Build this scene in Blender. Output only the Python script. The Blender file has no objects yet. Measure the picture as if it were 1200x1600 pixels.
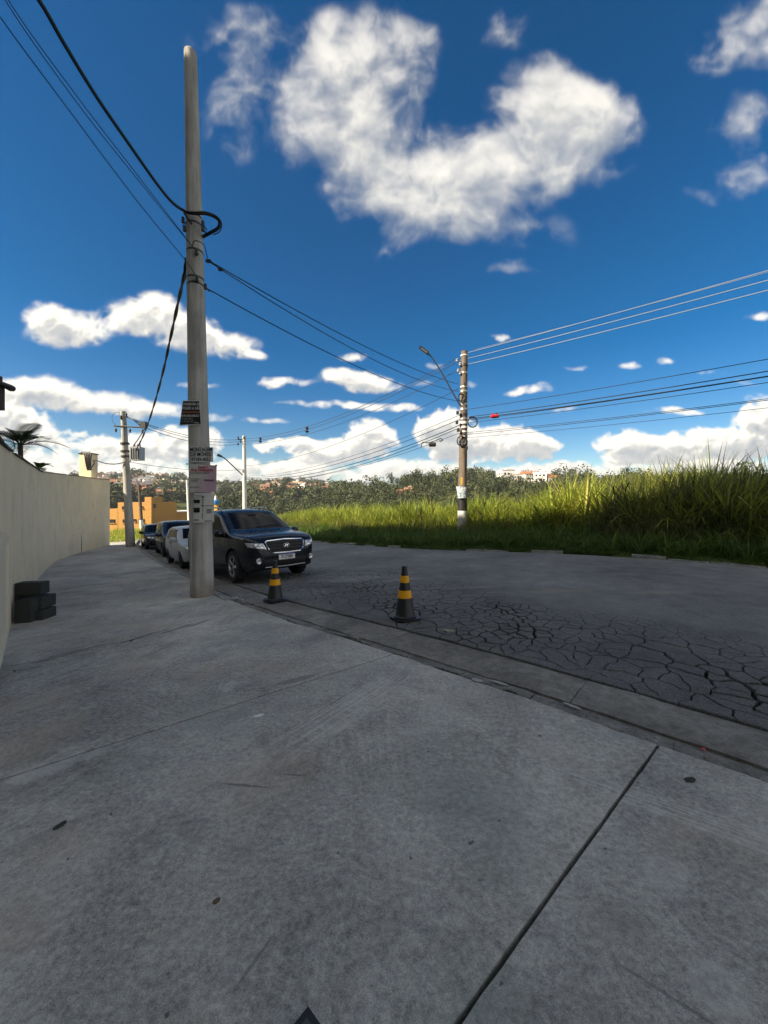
import bpy, bmesh, math, random
import numpy as np
from mathutils import Vector, Matrix, noise
from mathutils.bvhtree import BVHTree

random.seed(7); RNG = np.random.default_rng(11)
scene = bpy.context.scene
COL = scene.collection
R = math.radians

# ------------------------------------------------------------------ camera
FPX, HORIZ, CAMZ = 577.0, 780.0, 1.5            # focal length in photo pixels, horizon row, eye height
cam_d = bpy.data.cameras.new('camera'); cam = bpy.data.objects.new('camera', cam_d); COL.objects.link(cam)
cam.location = (0, 0, CAMZ); cam.rotation_euler = (R(90), 0, 0)
cam_d.sensor_fit = 'VERTICAL'; cam_d.sensor_height = 36; cam_d.lens = 36 * FPX / 1600
cam_d.shift_y = -(800 - HORIZ) / 1600
cam_d.clip_start = 0.05; cam_d.clip_end = 9000
scene.camera = cam

# ------------------------------------------------------------------ light and exposure
SUN_EL = 33.5
SUN_TO = Vector((-0.89, -0.45, 0)).normalized()          # horizontal direction towards the sun
SUN_ROT = math.atan2(SUN_TO.x, SUN_TO.y)
SKY_STRENGTH = 0.10
SKY_VALUE = 0.56                                          # clear deep-blue air between the clouds
CLOUD = 4.8
SUN_STRENGTH = 4.8
scene.view_settings.view_transform = 'Standard'
scene.view_settings.look = 'None'
scene.view_settings.exposure = 1.28
scene.view_settings.gamma = 1.0
try:
    scene.view_settings.use_white_balance = True; scene.view_settings.white_balance_temperature = 7700; scene.view_settings.white_balance_tint = 9
except Exception: pass
scene.view_settings.use_curve_mapping = False

sl = bpy.data.lights.new('sun', 'SUN'); sun = bpy.data.objects.new('sun', sl); COL.objects.link(sun)
sl.energy = SUN_STRENGTH; sl.angle = R(0.5); sl.color = (1.0, 0.93, 0.82)
_ce, _se = math.cos(R(SUN_EL)), math.sin(R(SUN_EL))
sun.rotation_euler = Vector((SUN_TO.x * _ce, SUN_TO.y * _ce, _se)).to_track_quat('Z', 'Y').to_euler()
sun.location = (-20, -10, 30)

# ------------------------------------------------------------------ node helper
class NT:
    def __init__(self, tree): self.t = tree; self.n = tree.nodes; self.l = tree.links
    def put(self, sock, v):
        if isinstance(v, bpy.types.NodeSocket): self.l.new(v, sock)
        elif v is not None:
            if isinstance(v, (tuple, list)) and sock.type == 'RGBA' and len(v) == 3: v = (*v, 1)
            sock.default_value = v
    def node(self, typ, props=None, **ins):
        nd = self.n.new(typ)
        for k, v in (props or {}).items(): setattr(nd, k, v)
        for k, v in ins.items():
            key = int(k[1:]) if k[0] == 'i' and k[1:].isdigit() else k.replace('_', ' ')
            self.put(nd.inputs[key], v)
        return nd
    def m(self, op, a, b=None, c=None, clamp=False):
        nd = self.n.new('ShaderNodeMath'); nd.operation = op; nd.use_clamp = clamp
        self.put(nd.inputs[0], a)
        if b is not None: self.put(nd.inputs[1], b)
        if c is not None: self.put(nd.inputs[2], c)
        return nd.outputs[0]
    def v(self, op, a, b=None):
        nd = self.n.new('ShaderNodeVectorMath'); nd.operation = op
        self.put(nd.inputs[0], a)
        if b is not None:
            self.put(nd.inputs['Scale'] if op == 'SCALE' else nd.inputs[1], b)
        return nd.outputs[1] if op in ('LENGTH', 'DOT_PRODUCT', 'DISTANCE') else nd.outputs[0]
    def noise(self, vec, scale, detail=4, rough=.55, dist=0.0, color=False):
        nd = self.node('ShaderNodeTexNoise', None, Vector=vec, Scale=scale, Detail=detail, Roughness=rough, Distortion=dist)
        return nd.outputs['Color' if color else 0]
    def voro(self, vec, scale, feature='F1', out='Distance', rnd=1.0):
        nd = self.node('ShaderNodeTexVoronoi', {'feature': feature}, Vector=vec, Scale=scale, Randomness=rnd)
        return nd.outputs[out]
    def ss(self, x, lo, hi, a=0.0, b=1.0):
        nd = self.n.new('ShaderNodeMapRange'); nd.interpolation_type = 'SMOOTHSTEP'
        self.put(nd.inputs['Value'], x)
        self.put(nd.inputs['From Min'], lo); self.put(nd.inputs['From Max'], hi)
        self.put(nd.inputs['To Min'], a); self.put(nd.inputs['To Max'], b)
        return nd.outputs[0]
    def lin(self, x, lo, hi, a=0.0, b=1.0):
        nd = self.n.new('ShaderNodeMapRange')
        self.put(nd.inputs['Value'], x)
        self.put(nd.inputs['From Min'], lo); self.put(nd.inputs['From Max'], hi)
        self.put(nd.inputs['To Min'], a); self.put(nd.inputs['To Max'], b)
        return nd.outputs[0]
    def mix(self, f, a, b, mode='MIX'):
        nd = self.n.new('ShaderNodeMix'); nd.data_type = 'RGBA'; nd.blend_type = mode
        self.put(nd.inputs[0], f); self.put(nd.inputs[6], a); self.put(nd.inputs[7], b)
        return nd.outputs[2]
    def ramp(self, f, stops):
        nd = self.n.new('ShaderNodeValToRGB'); e = nd.color_ramp.elements
        while len(e) < len(stops): e.new(0.5)
        for k, (p, c) in enumerate(stops): e[k].position = p; e[k].color = (*c, 1)
        self.put(nd.inputs[0], f); return nd.outputs[0]
    def mapping(self, vec, loc=(0,0,0), rot=(0,0,0), scale=(1,1,1)):
        return self.node('ShaderNodeMapping', None, Vector=vec, Location=loc, Rotation=rot, Scale=scale).outputs[0]
    def sep(self, vec):
        nd = self.node('ShaderNodeSeparateXYZ', None, Vector=vec); return nd.outputs
    def comb(self, x, y, z=0.0):
        return self.node('ShaderNodeCombineXYZ', None, X=x, Y=y, Z=z).outputs[0]

# ------------------------------------------------------------------ sky with clouds
world = bpy.data.worlds.new('World'); scene.world = world; world.use_nodes = True
W = NT(world.node_tree); W.n.clear()
# cloud layer worked out once as numbers: coverage and brightness for every direction of the sky
# (column, row, half width, half height, weight) give the direction and size of each cloud mass
SOFT = [(500,95,70,70,.46),(590,80,85,70,.62),(545,165,85,80,.62),(575,235,95,70,.62),(590,310,80,62,.52),(650,285,70,42,.40),(470,185,45,95,.30),
        (715,285,65,40,.44),(680,235,50,45,.30),(735,225,40,40,.22),(610,365,40,30,.28),(380,110,45,60,.38),(365,190,48,60,.34),(400,25,42,36,.34),(325,60,40,40,.24),(660,150,30,45,.20),(645,60,34,34,.25),
        (862,140,46,55,.55),(855,205,90,66,.74),(935,215,62,58,.56),(905,170,50,40,.35),(800,265,80,50,.52),(845,240,80,56,.50),(790,205,50,50,.42),(752,228,40,40,.36),(720,262,50,34,.30),(920,255,66,46,.44),(830,130,40,44,.34),(670,300,60,46,.34),(770,300,50,34,.3),(880,285,80,36,.34),(745,340,66,28,.42),(815,365,76,30,.24),
        (790,42,44,30,.36),(800,425,40,15,.48),(1165,70,85,40,.46),(1225,35,80,55,.50),(1175,195,60,36,.46),(1160,240,45,50,.30),(1095,105,45,22,.32),(1095,300,26,18,.26),(1150,275,36,26,.26)]
CRISP = [[(60,748,260,20,.5),(330,746,240,20,.5),(640,746,260,20,.5),(1000,742,300,24,.55),(500,726,80,14,.4),(640,728,90,14,.45),(860,728,80,12,.4),(1110,722,90,22,.6),(170,715,120,26,.55),(20,720,100,30,.6),(380,728,80,14,.5)],
         [(285,695,80,36,.75),(200,700,60,24,.5),(575,684,44,32,.75),(545,700,70,20,.6),(500,716,70,18,.6),(440,696,56,13,.55),(470,690,34,9,.5),(690,670,46,42,.8),(720,695,60,36,.7),(790,692,74,33,.8),(835,700,44,22,.55),
          (975,700,52,32,.75),(1020,706,50,24,.6),(1085,694,75,28,.7),(1195,668,62,50,.85),(1150,700,60,26,.6),(20,668,80,34,.7),(110,690,80,20,.5),(-60,640,110,60,.8),(1290,650,110,60,.8)],
         [(70,488,46,22,.62),(110,515,84,32,.75),(225,488,66,36,.8),(290,518,80,34,.62),(355,540,56,25,.62),(400,560,24,10,.4),(40,608,84,26,.75),(130,628,110,24,.72),(220,640,90,15,.55),(330,650,50,9,.35),
          (440,598,52,11,.62),(535,588,46,16,.62),(575,600,56,17,.7),(553,557,30,11,.6),(560,634,76,8,.52),(625,640,52,9,.5),(415,658,50,7,.40),
          (830,606,38,10,.52),(805,615,26,7,.4),(775,530,22,9,.55),(1040,563,24,8,.40),(982,570,22,7,.40),(1060,643,60,7,.46),(900,575,30,6,.34),(1120,585,40,7,.36),(680,570,26,7,.3),(470,630,60,6,.34),(300,600,50,7,.35),(880,640,34,7,.34),(740,600,26,10,.25),(1185,493,32,11,.48),(1175,600,28,8,.32),(660,600,30,8,.3),
          (-120,480,100,45,.7),(1330,480,90,40,.6)]]
_perm = np.random.default_rng(5).permutation(256).astype(np.int32); _perm = np.concatenate([_perm, _perm, _perm])
_ga = np.random.default_rng(6).uniform(0, 2*np.pi, 256).astype(np.float32); _gx, _gy = np.cos(_ga), np.sin(_ga)
def gnoise(x, y):
    xi, yi = np.floor(x).astype(np.int32), np.floor(y).astype(np.int32); fx, fy = (x - xi).astype(np.float32), (y - yi).astype(np.float32); xi &= 255; yi &= 255
    u, v = fx*fx*fx*(fx*(fx*6-15)+10), fy*fy*fy*(fy*(fy*6-15)+10)
    p0, p1 = _perm[xi], _perm[xi+1]
    a, b, c, d = _perm[p0+yi], _perm[p1+yi], _perm[p0+yi+1], _perm[p1+yi+1]
    n0 = (_gx[a]*fx+_gy[a]*fy)*(1-u) + (_gx[b]*(fx-1)+_gy[b]*fy)*u
    n1 = (_gx[c]*fx+_gy[c]*(fy-1))*(1-u) + (_gx[d]*(fx-1)+_gy[d]*(fy-1))*u
    return (n0*(1-v) + n1*v) * 1.4
def fbm(x, y, o, g=.5, off=0.0, billow=False):
    s, a, tot = 0, 1.0, 0
    for k in range(o):
        n = gnoise(x*2.03**k + off + 17.3*k, y*2.03**k + off*.7 - 9.1*k)
        if billow: n = 1 - 2.6*np.abs(n)
        s = s + a*n; tot += a; a *= g
    return s / tot
def nstep(x, a, b):
    u = np.clip((x-a)/(b-a), 0, 1); return u*u*(3-2*u)
def shift(A, dy, dx):                                  # value found dy rows up and dx columns to the right
    B = np.empty_like(A); h, w = A.shape; ys = np.clip(np.arange(h)+dy, 0, h-1); xs = np.clip(np.arange(w)+dx, 0, w-1)
    return A[np.ix_(ys, xs)]
def make_clouds(WID=3072):
    H = WID // 4; w0 = int(WID*.06); w1 = int(WID*.44)                     # the front of the sky, azimuth -68..68 degrees
    ph = (((np.arange(w0, w1)+.5)/WID - .25)*2*np.pi).astype(np.float32); el = ((np.arange(H)+.5)/H*np.pi/2).astype(np.float32)
    PH, EL = np.meshgrid(ph, el); qx = np.tan(PH); qy = np.minimum(np.tan(EL)/np.cos(PH), 6)
    px, py = 600 + 577*qx, 780 - 577*qy
    def blobs(lst, X, Y, wide):
        F = np.zeros_like(X)
        for (cx, cy, rx, ry, wt) in lst:
            d = ((X-cx)/(rx*wide))**2 + ((Y-cy)/(ry*wide))**2
            F += wt*np.clip(1-d, 0, 1)**2
        return F
    # high soft masses, frayed at the edge
    wx, wy = 60*fbm(qx*3.1, qy*3.1, 4, .55, 3.1), 60*fbm(qx*3.1, qy*3.1, 4, .55, 41.7)
    FS = blobs(SOFT, px+wx, py+wy, 1.55); FS = np.minimum(FS, .9+.1*FS)
    ux, uy = qx + wx/577*.8, qy + wy/577*.8
    nS = fbm(ux*5.4, uy*5.4, 8, .58, 7.7); nS2 = fbm(ux*9.5, uy*9.5, 6, .55, 31.7)
    DS = FS*1.05 + (1.30*nS + .50*nS2)*np.minimum(1, FS*3.6)*(1.0 - .5*np.clip(FS, 0, 1)) - .05
    aS = .94*nstep(DS, .03, 1.38)**.80
    thick = np.clip(DS, 0, 1.4); acc = 0
    for k, wgt in ((5, .3), (12, .3), (22, .25), (36, .15)): acc = acc + wgt*shift(thick, k, -k//2)
    lumS = .63 + .30*nstep(thick - .55*acc, .0, .60) - .22*nstep(acc - .35*thick, .22, .75) + .22*nS2 + .10*nS
    # low cumulus in three depths: heaped, crisp on top, flat and grey below
    a_f = aS*.95; l_f = lumS
    for layer, (lst, wfreq, bfreq, lo, hi) in enumerate(((CRISP[0], 12, 24, .17, .62), (CRISP[1], 13, 18, .19, .52), (CRISP[2], 9, 15, .16, .64))):
        o = 11.0*layer
        wx, wy = 15*fbm(qx*wfreq, qy*wfreq, 3, .55, 13.1+o), 10*fbm(qx*wfreq, qy*wfreq, 3, .55, 51.7+o)
        FC = blobs(lst, px+wx, py+wy, 1.35); FC = np.minimum(FC, .75+.25*FC)
        ux, uy = qx + wx/577, (qy + wy/577)*1.2
        bC = fbm(ux*bfreq, uy*bfreq, 6, .52, 4.4+o, True); nC = fbm(ux*bfreq*.55, uy*bfreq*.55, 6, .52, 9.9+o)
        g = np.minimum(1, FC*2.5); DC = FC + ((.26, .34, .26)[layer]*(bC-.25) + (.62, .5, .5)[layer]*nC)*g
        al = nstep(DC, lo, hi)*.985
        th = np.clip(DC-lo, 0, .9); acc = 0
        for k, wgt in ((2, .3), (5, .3), (9, .25), (15, .15)): acc = acc + wgt*shift(th, k, -k//3)
        lum = .99 - .46*nstep(acc - .55*th, .0, .42) + .22*(bC-.35)
        if layer == 0: lum = .82 + .6*(lum-.80)
        l_f = (l_f*a_f*(1-al) + lum*al)/np.maximum(a_f*(1-al) + al, 1e-4); a_f = a_f*(1-al) + al
    # all round: unseen cumulus on a level ceiling, cover raised to light the ground
    w2 = WID//2; h2 = H//2
    ph2 = (((np.arange(w2)+.5)/w2 - .25)*2*np.pi).astype(np.float32); el2 = ((np.arange(h2)+.5)/h2*np.pi/2).astype(np.float32)
    P2, E2 = np.meshgrid(ph2, el2); zz = np.sin(E2)+.14; X2, Y2 = np.cos(E2)*np.sin(P2)/zz, np.cos(E2)*np.cos(P2)/zz
    g = fbm(X2*1.1, Y2*1.1, 7, .55, 23.0) + .25*fbm(X2*3, Y2*3, 5, .5, 3.0, True)
    gA = nstep(g, -.10, .12); gL = 1.0 - .45*nstep(g, .12, .55)
    up = lambda A: np.repeat(np.repeat(A, 2, 0), 2, 1)
    gA, gL = up(gA), up(gL)
    A = gA.copy(); L = gL.copy()
    fa = nstep(np.abs(PH), R(66), R(56)) * nstep(EL, R(84), R(74))
    A[:, w0:w1] = A[:, w0:w1]*(1-fa) + a_f*fa; L[:, w0:w1] = L[:, w0:w1]*(1-fa) + l_f*fa
    return np.clip(A, 0, 1), np.clip(L, .25, 1.1)
def cloud_images():
    A, L = make_clouds(); H, Wd = A.shape
    im = bpy.data.images.new('cloud_cover', Wd, H*2, alpha=False, float_buffer=True); im.colorspace_settings.name = 'Non-Color'
    buf = np.zeros((H*2, Wd, 4), np.float32); buf[H:, :, 0] = A; buf[H:, :, 1] = L; buf[..., 3] = 1
    im.pixels.foreach_set(buf.ravel()); im.update(); im.pack(); return im
tc = W.n.new('ShaderNodeTexCoord')
env = W.node('ShaderNodeTexEnvironment', {'image': cloud_images(), 'interpolation': 'Cubic'}, Vector=tc.outputs['Generated'])
cov, lum, _ = W.node('ShaderNodeSeparateColor', None, Color=env.outputs[0]).outputs
sky = W.node('ShaderNodeTexSky', {'sky_type': 'NISHITA', 'sun_disc': False, 'sun_elevation': R(SUN_EL), 'sun_rotation': SUN_ROT,
                                  'altitude': 750, 'air_density': 1.0, 'dust_density': 0.3, 'ozone_density': 3.0}).outputs[0]
hsv = W.node('ShaderNodeHueSaturation', None, Hue=.505, Saturation=1.46, Value=SKY_VALUE, Color=sky).outputs[0]
cl = W.ramp(lum, [(.35, (.38*CLOUD, .445*CLOUD, .56*CLOUD)), (.70, (.63*CLOUD, .68*CLOUD, .75*CLOUD)), (.95, (.95*CLOUD, .985*CLOUD, 1.03*CLOUD))])
c2 = W.mix(cov, hsv, cl)
bg = W.node('ShaderNodeBackground', None, Color=c2, Strength=SKY_STRENGTH)
wo = W.n.new('ShaderNodeOutputWorld'); W.l.new(bg.outputs[0], wo.inputs['Surface'])
try: world.cycles.sampling_method = 'MANUAL'; world.cycles.sample_map_resolution = 1024
except Exception: pass

# ------------------------------------------------------------------ street frame and ground heights
_A = R(42.16); UX, UY = -math.cos(_A), math.sin(_A); NX, NY = math.sin(_A), math.cos(_A)
_sg = np.linspace(-200, 200, 4001)
def _smooth(xs, ys, sig):
    v = np.interp(_sg, xs, ys); k = np.exp(-.5 * (np.arange(-60, 61) * .1 / sig) ** 2); k /= k.sum()
    return np.convolve(np.pad(v, 60, mode='edge'), k, mode='valid')
_zt = _smooth([-200,-60,-5,0,2,4,6,8.7,11.2,16,22,28,35,50,70,120,200], [.6,.3,.02,0,-.03,-.13,-.29,-.53,-.70,-.98,-1.28,-1.52,-1.82,-2.45,-3.4,-6,-9], .8)
_kt = _smooth([-200,4,6,11.2,16,22,28,35,45,56,70,100,200], [2.82,2.84,3.02,3.95,4.68,5.8,6.9,8.9,12.8,18,26,46,110], .8)
zr = lambda s: np.interp(s, _sg, _zt)
kk = lambda s: np.interp(s, _sg, _kt) - 2.82
def st(x, y): return x * UX + y * UY, x * NX + y * NY
def xy(s, tau):                                   # along the street, across it (measured from the curved kerb)
    t = tau + kk(s); return s * UX + t * NX, s * UY + t * NY
def P3(s, tau, dz=0.0):
    x, y = xy(s, tau); return Vector((float(x), float(y), float(zr(s)) + dz))
def at(px, py, Y): return Vector(((px - 600) / FPX * Y, Y, CAMZ - (py - HORIZ) / FPX * Y))
def on_ground(px, py, dz=0.0):                    # where the line of sight meets the street surface
    Y = 6.0
    for _ in range(60):
        x = (px - 600) / FPX * Y; s, t = st(x, Y); Y = .5 * Y + .5 * (CAMZ - float(zr(s)) - dz) * FPX / (py - HORIZ)
    return Vector(((px - 600) / FPX * Y, Y, float(zr(s)) + dz))
def sstep(x, a, b):
    u = np.clip((x - a) / (b - a), 0, 1); return u * u * (3 - 2 * u)
YA = ([-300,100,170,200,215,240,270,300,340,380,420,450,480,520,700,1500], [756,751,752,748,747,749,754,757,760,761,758,755,757,760,764,764])
YB = ([-300,250,300,340,380,420,450,480,500,520,560,610,640,680,720,760,800,850,880,920,1000,1100,1200,1500],
      [840,838,818,790,788,792,794,788,778,774,770,764,757,751,744,746,749,750,755,758,759,762,765,767])
RA, RB = 620.0, 250.0
def far_z(phi, r):
    px = 600 + FPX * np.tan(np.clip(phi, -1.15, 1.0)); c = np.cos(np.clip(phi, -1.15, 1.0))
    zA = CAMZ + (HORIZ - np.interp(px, *YA)) / FPX * RA * c
    zB = CAMZ + (HORIZ - np.interp(px, *YB)) / FPX * RB * c
    zv = -9.0
    fA = np.where(r < RA, zv + (zA - zv) * np.clip((r - 190) / (RA - 190), 0, 1), np.maximum(zA - (r - RA) * .06, 0))
    fB = np.where(r < RB, zv + (zB - zv) * np.clip((r - 95) / (RB - 95), 0, 1), zB - (r - RB) * .12)
    return np.maximum(np.maximum(fA, fB), zv)
def ground_z(x, y):
    x = np.asarray(x, float); y = np.asarray(y, float)
    s, t = st(x, y); tau = t - kk(s); b = zr(s); r = np.hypot(x, y); phi = np.arctan2(x, y)
    near = np.where(tau < 2.9, b - .16, np.where(tau < 11.56, b - .16, b + .05 + .085 * np.clip(tau - 11.6, 0, 7) - .10 * np.clip(tau - 22, 0, 60)))
    w = sstep(r, 45, 95)
    return near * (1 - w) + far_z(phi, r) * w

# ------------------------------------------------------------------ mesh and object helpers
def mat(name, build, rough=.8, spec=.3):
    m = bpy.data.materials.new(name); m.use_nodes = True; h = NT(m.node_tree); h.n.clear()
    bs = h.n.new('ShaderNodeBsdfPrincipled'); out = h.n.new('ShaderNodeOutputMaterial'); h.l.new(bs.outputs[0], out.inputs[0])
    bs.inputs['Roughness'].default_value = rough; bs.inputs['Specular IOR Level'].default_value = spec
    tcn = h.n.new('ShaderNodeTexCoord'); geo = h.n.new('ShaderNodeNewGeometry')
    h.obj = tcn.outputs['Object']; h.pos = geo.outputs['Position']; h.gen = tcn.outputs['Generated']; h.bs = bs; h.out = out; h.geo = geo
    r = build(h)
    if r is not None: h.put(bs.inputs['Base Color'], r)
    return m
def bump(h, height, strength=.3, dist=.01):
    b = h.node('ShaderNodeBump', None, Strength=strength, Distance=dist, Height=height); h.l.new(b.outputs[0], h.bs.inputs['Normal'])
def plain(name, col, rough=.6, metal=0.0, spec=.4, var=.12, vs=6.0):
    def f(h):
        h.bs.inputs['Metallic'].default_value = metal
        n = h.noise(h.obj, vs, 4)
        return h.mix(n, tuple(c * (1 - var) for c in col), tuple(min(1, c * (1 + var)) for c in col))
    return mat(name, f, rough, spec)
def link(o, parent=None):
    COL.objects.link(o)
    if parent is not None: o.parent = parent
    return o
def tag(o, label=None, cat=None, group=None, kind=None):
    if label: o['label'] = label
    if cat: o['category'] = cat
    if group: o['group'] = group
    if kind: o['kind'] = kind
    return o
def empty(name, loc=(0,0,0), rot=(0,0,0)):
    e = bpy.data.objects.new(name, None); e.location = loc; e.rotation_euler = rot; e.empty_display_size = .2; return link(e)
def fast_mesh(name, verts, faces, smooth=False):
    """verts (n,3) array; faces (m,k) array of equal-sided faces"""
    verts = np.asarray(verts, np.float32); faces = np.asarray(faces, np.int32); m, k = faces.shape
    me = bpy.data.meshes.new(name); me.vertices.add(len(verts)); me.vertices.foreach_set('co', verts.ravel())
    me.loops.add(m * k); me.loops.foreach_set('vertex_index', faces.ravel()); me.polygons.add(m)
    me.polygons.foreach_set('loop_start', np.arange(0, m * k, k, dtype=np.int32))
    me.polygons.foreach_set('loop_total', np.full(m, k, np.int32))
    if smooth: me.polygons.foreach_set('use_smooth', np.ones(m, bool))
    me.update(calc_edges=True); me.validate(); return me
def obj(name, me, material=None, parent=None, loc=None):
    o = bpy.data.objects.new(name, me)
    if material is not None:
        for mm in (material if isinstance(material, (list, tuple)) else [material]): me.materials.append(mm)
    if loc is not None: o.location = loc
    return link(o, parent)
class MB:
    """collects simple shapes into one mesh"""
    def __init__(self): self.v = []; self.f = []; self.mi = []; self.cur = 0
    def add(self, vs, fs):
        b = len(self.v); self.v += [tuple(v) for v in vs]
        for f in fs: self.f.append([i + b for i in f]); self.mi.append(self.cur)
    def box(self, c, sz, rz=0.0, mtx=None):
        x, y, z = (q / 2 for q in sz); M = mtx or (Matrix.Translation(Vector(c)) @ Matrix.Rotation(rz, 4, 'Z'))
        vs = [M @ Vector((sx * x, sy * y, sz_ * z)) for sz_ in (-1, 1) for sx, sy in ((-1,-1),(1,-1),(1,1),(-1,1))]
        self.add(vs, [(3,2,1,0),(4,5,6,7),(0,1,5,4),(1,2,6,5),(2,3,7,6),(3,0,4,7)])
    def prism(self, pts, z0, z1):
        n = len(pts); vs = [(p[0], p[1], z0) for p in pts] + [(p[0], p[1], z1) for p in pts]
        self.add(vs, [tuple(range(n))[::-1], tuple(range(n, 2*n))] + [(i, (i+1) % n, n + (i+1) % n, n + i) for i in range(n)])
    def tube(self, pts, r, n=8, cap=True, closed=False):
        pts = [Vector(p) for p in pts]; m = len(pts); rs = r if isinstance(r, (list, tuple)) else [r] * m
        base = len(self.v); prev = None
        for i, p in enumerate(pts):
            if closed: d = pts[(i+1) % m] - pts[i-1]
            else: d = pts[min(i+1, m-1)] - pts[max(i-1, 0)]
            d.normalize()
            if prev is None:
                a = Vector((0,0,1)) if abs(d.z) < .9 else Vector((1,0,0)); nx = d.cross(a).normalized()
            else:
                nx = (prev - d * prev.dot(d)); nx = nx.normalized() if nx.length > 1e-6 else d.orthogonal().normalized()
            prev = nx; ny = d.cross(nx)
            for k in range(n):
                a = 2 * math.pi * k / n; self.v.append(tuple(p + (nx * math.cos(a) + ny * math.sin(a)) * rs[i]))
        for i in range(m if closed else m - 1):
            j = (i + 1) % m
            for k in range(n):
                self.f.append([base+i*n+k, base+i*n+(k+1)%n, base+j*n+(k+1)%n, base+j*n+k]); self.mi.append(self.cur)
        if cap and not closed:
            self.f.append([base + k for k in range(n)][::-1]); self.mi.append(self.cur)
            self.f.append([base + (m-1)*n + k for k in range(n)]); self.mi.append(self.cur)
    def lathe(self, prof, n=24, mtx=None, cap=True):
        M = mtx or Matrix(); base = len(self.v)
        for (r, z) in prof:
            for k in range(n):
                a = 2*math.pi*k/n; self.v.append(tuple(M @ Vector((r*math.cos(a), r*math.sin(a), z))))
        m = len(prof)
        for i in range(m-1):
            for k in range(n): self.f.append([base+i*n+k, base+i*n+(k+1)%n, base+(i+1)*n+(k+1)%n, base+(i+1)*n+k]); self.mi.append(self.cur)
        if cap:
            self.f.append([base+k for k in range(n)][::-1]); self.mi.append(self.cur)
            self.f.append([base+(m-1)*n+k for k in range(n)]); self.mi.append(self.cur)
    def mesh(self, name, smooth=False):
        me = bpy.data.meshes.new(name); me.from_pydata(self.v, [], self.f)
        if any(self.mi): me.polygons.foreach_set('material_index', self.mi)
        if smooth: me.polygons.foreach_set('use_smooth', [True] * len(me.polygons))
        me.update(); return me
    def build(self, name, material, parent=None, smooth=False, loc=None):
        o = obj(name, self.mesh(name, smooth), material, parent, loc)
        if smooth:
            try: o.data.set_sharp_from_angle(angle=R(40))
            except Exception: pass
        return o
def text_obj(name, body, size, material, parent, mtx, sx=1.0, depth=.0006):
    cu = bpy.data.curves.new('txt', 'FONT'); cu.body = body; cu.size = size; cu.align_x = 'CENTER'; cu.align_y = 'CENTER'; cu.extrude = depth; cu.resolution_u = 3
    cu.offset = size * .012
    t = bpy.data.objects.new('txt', cu); COL.objects.link(t); dg = bpy.context.evaluated_depsgraph_get()
    me = bpy.data.meshes.new_from_object(t.evaluated_get(dg)); bpy.data.objects.remove(t); bpy.data.curves.remove(cu)
    me.transform(Matrix.Diagonal((sx, 1, 1, 1))); me.transform(mtx); me.materials.clear()
    return obj(name, me, material, parent)
def catmull(pts, n=8):
    pts = [Vector(p) for p in pts]; P = [pts[0]*2 - pts[1]] + pts + [pts[-1]*2 - pts[-2]]; out = []
    for i in range(1, len(P) - 2):
        for k in range(n):
            u = k / n; a, b, c, d = P[i-1], P[i], P[i+1], P[i+2]
            out.append(.5 * ((2*b) + (c-a)*u + (2*a-5*b+4*c-d)*u*u + (-a+3*b-3*c+d)*u**3))
    out.append(pts[-1]); return out
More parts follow.
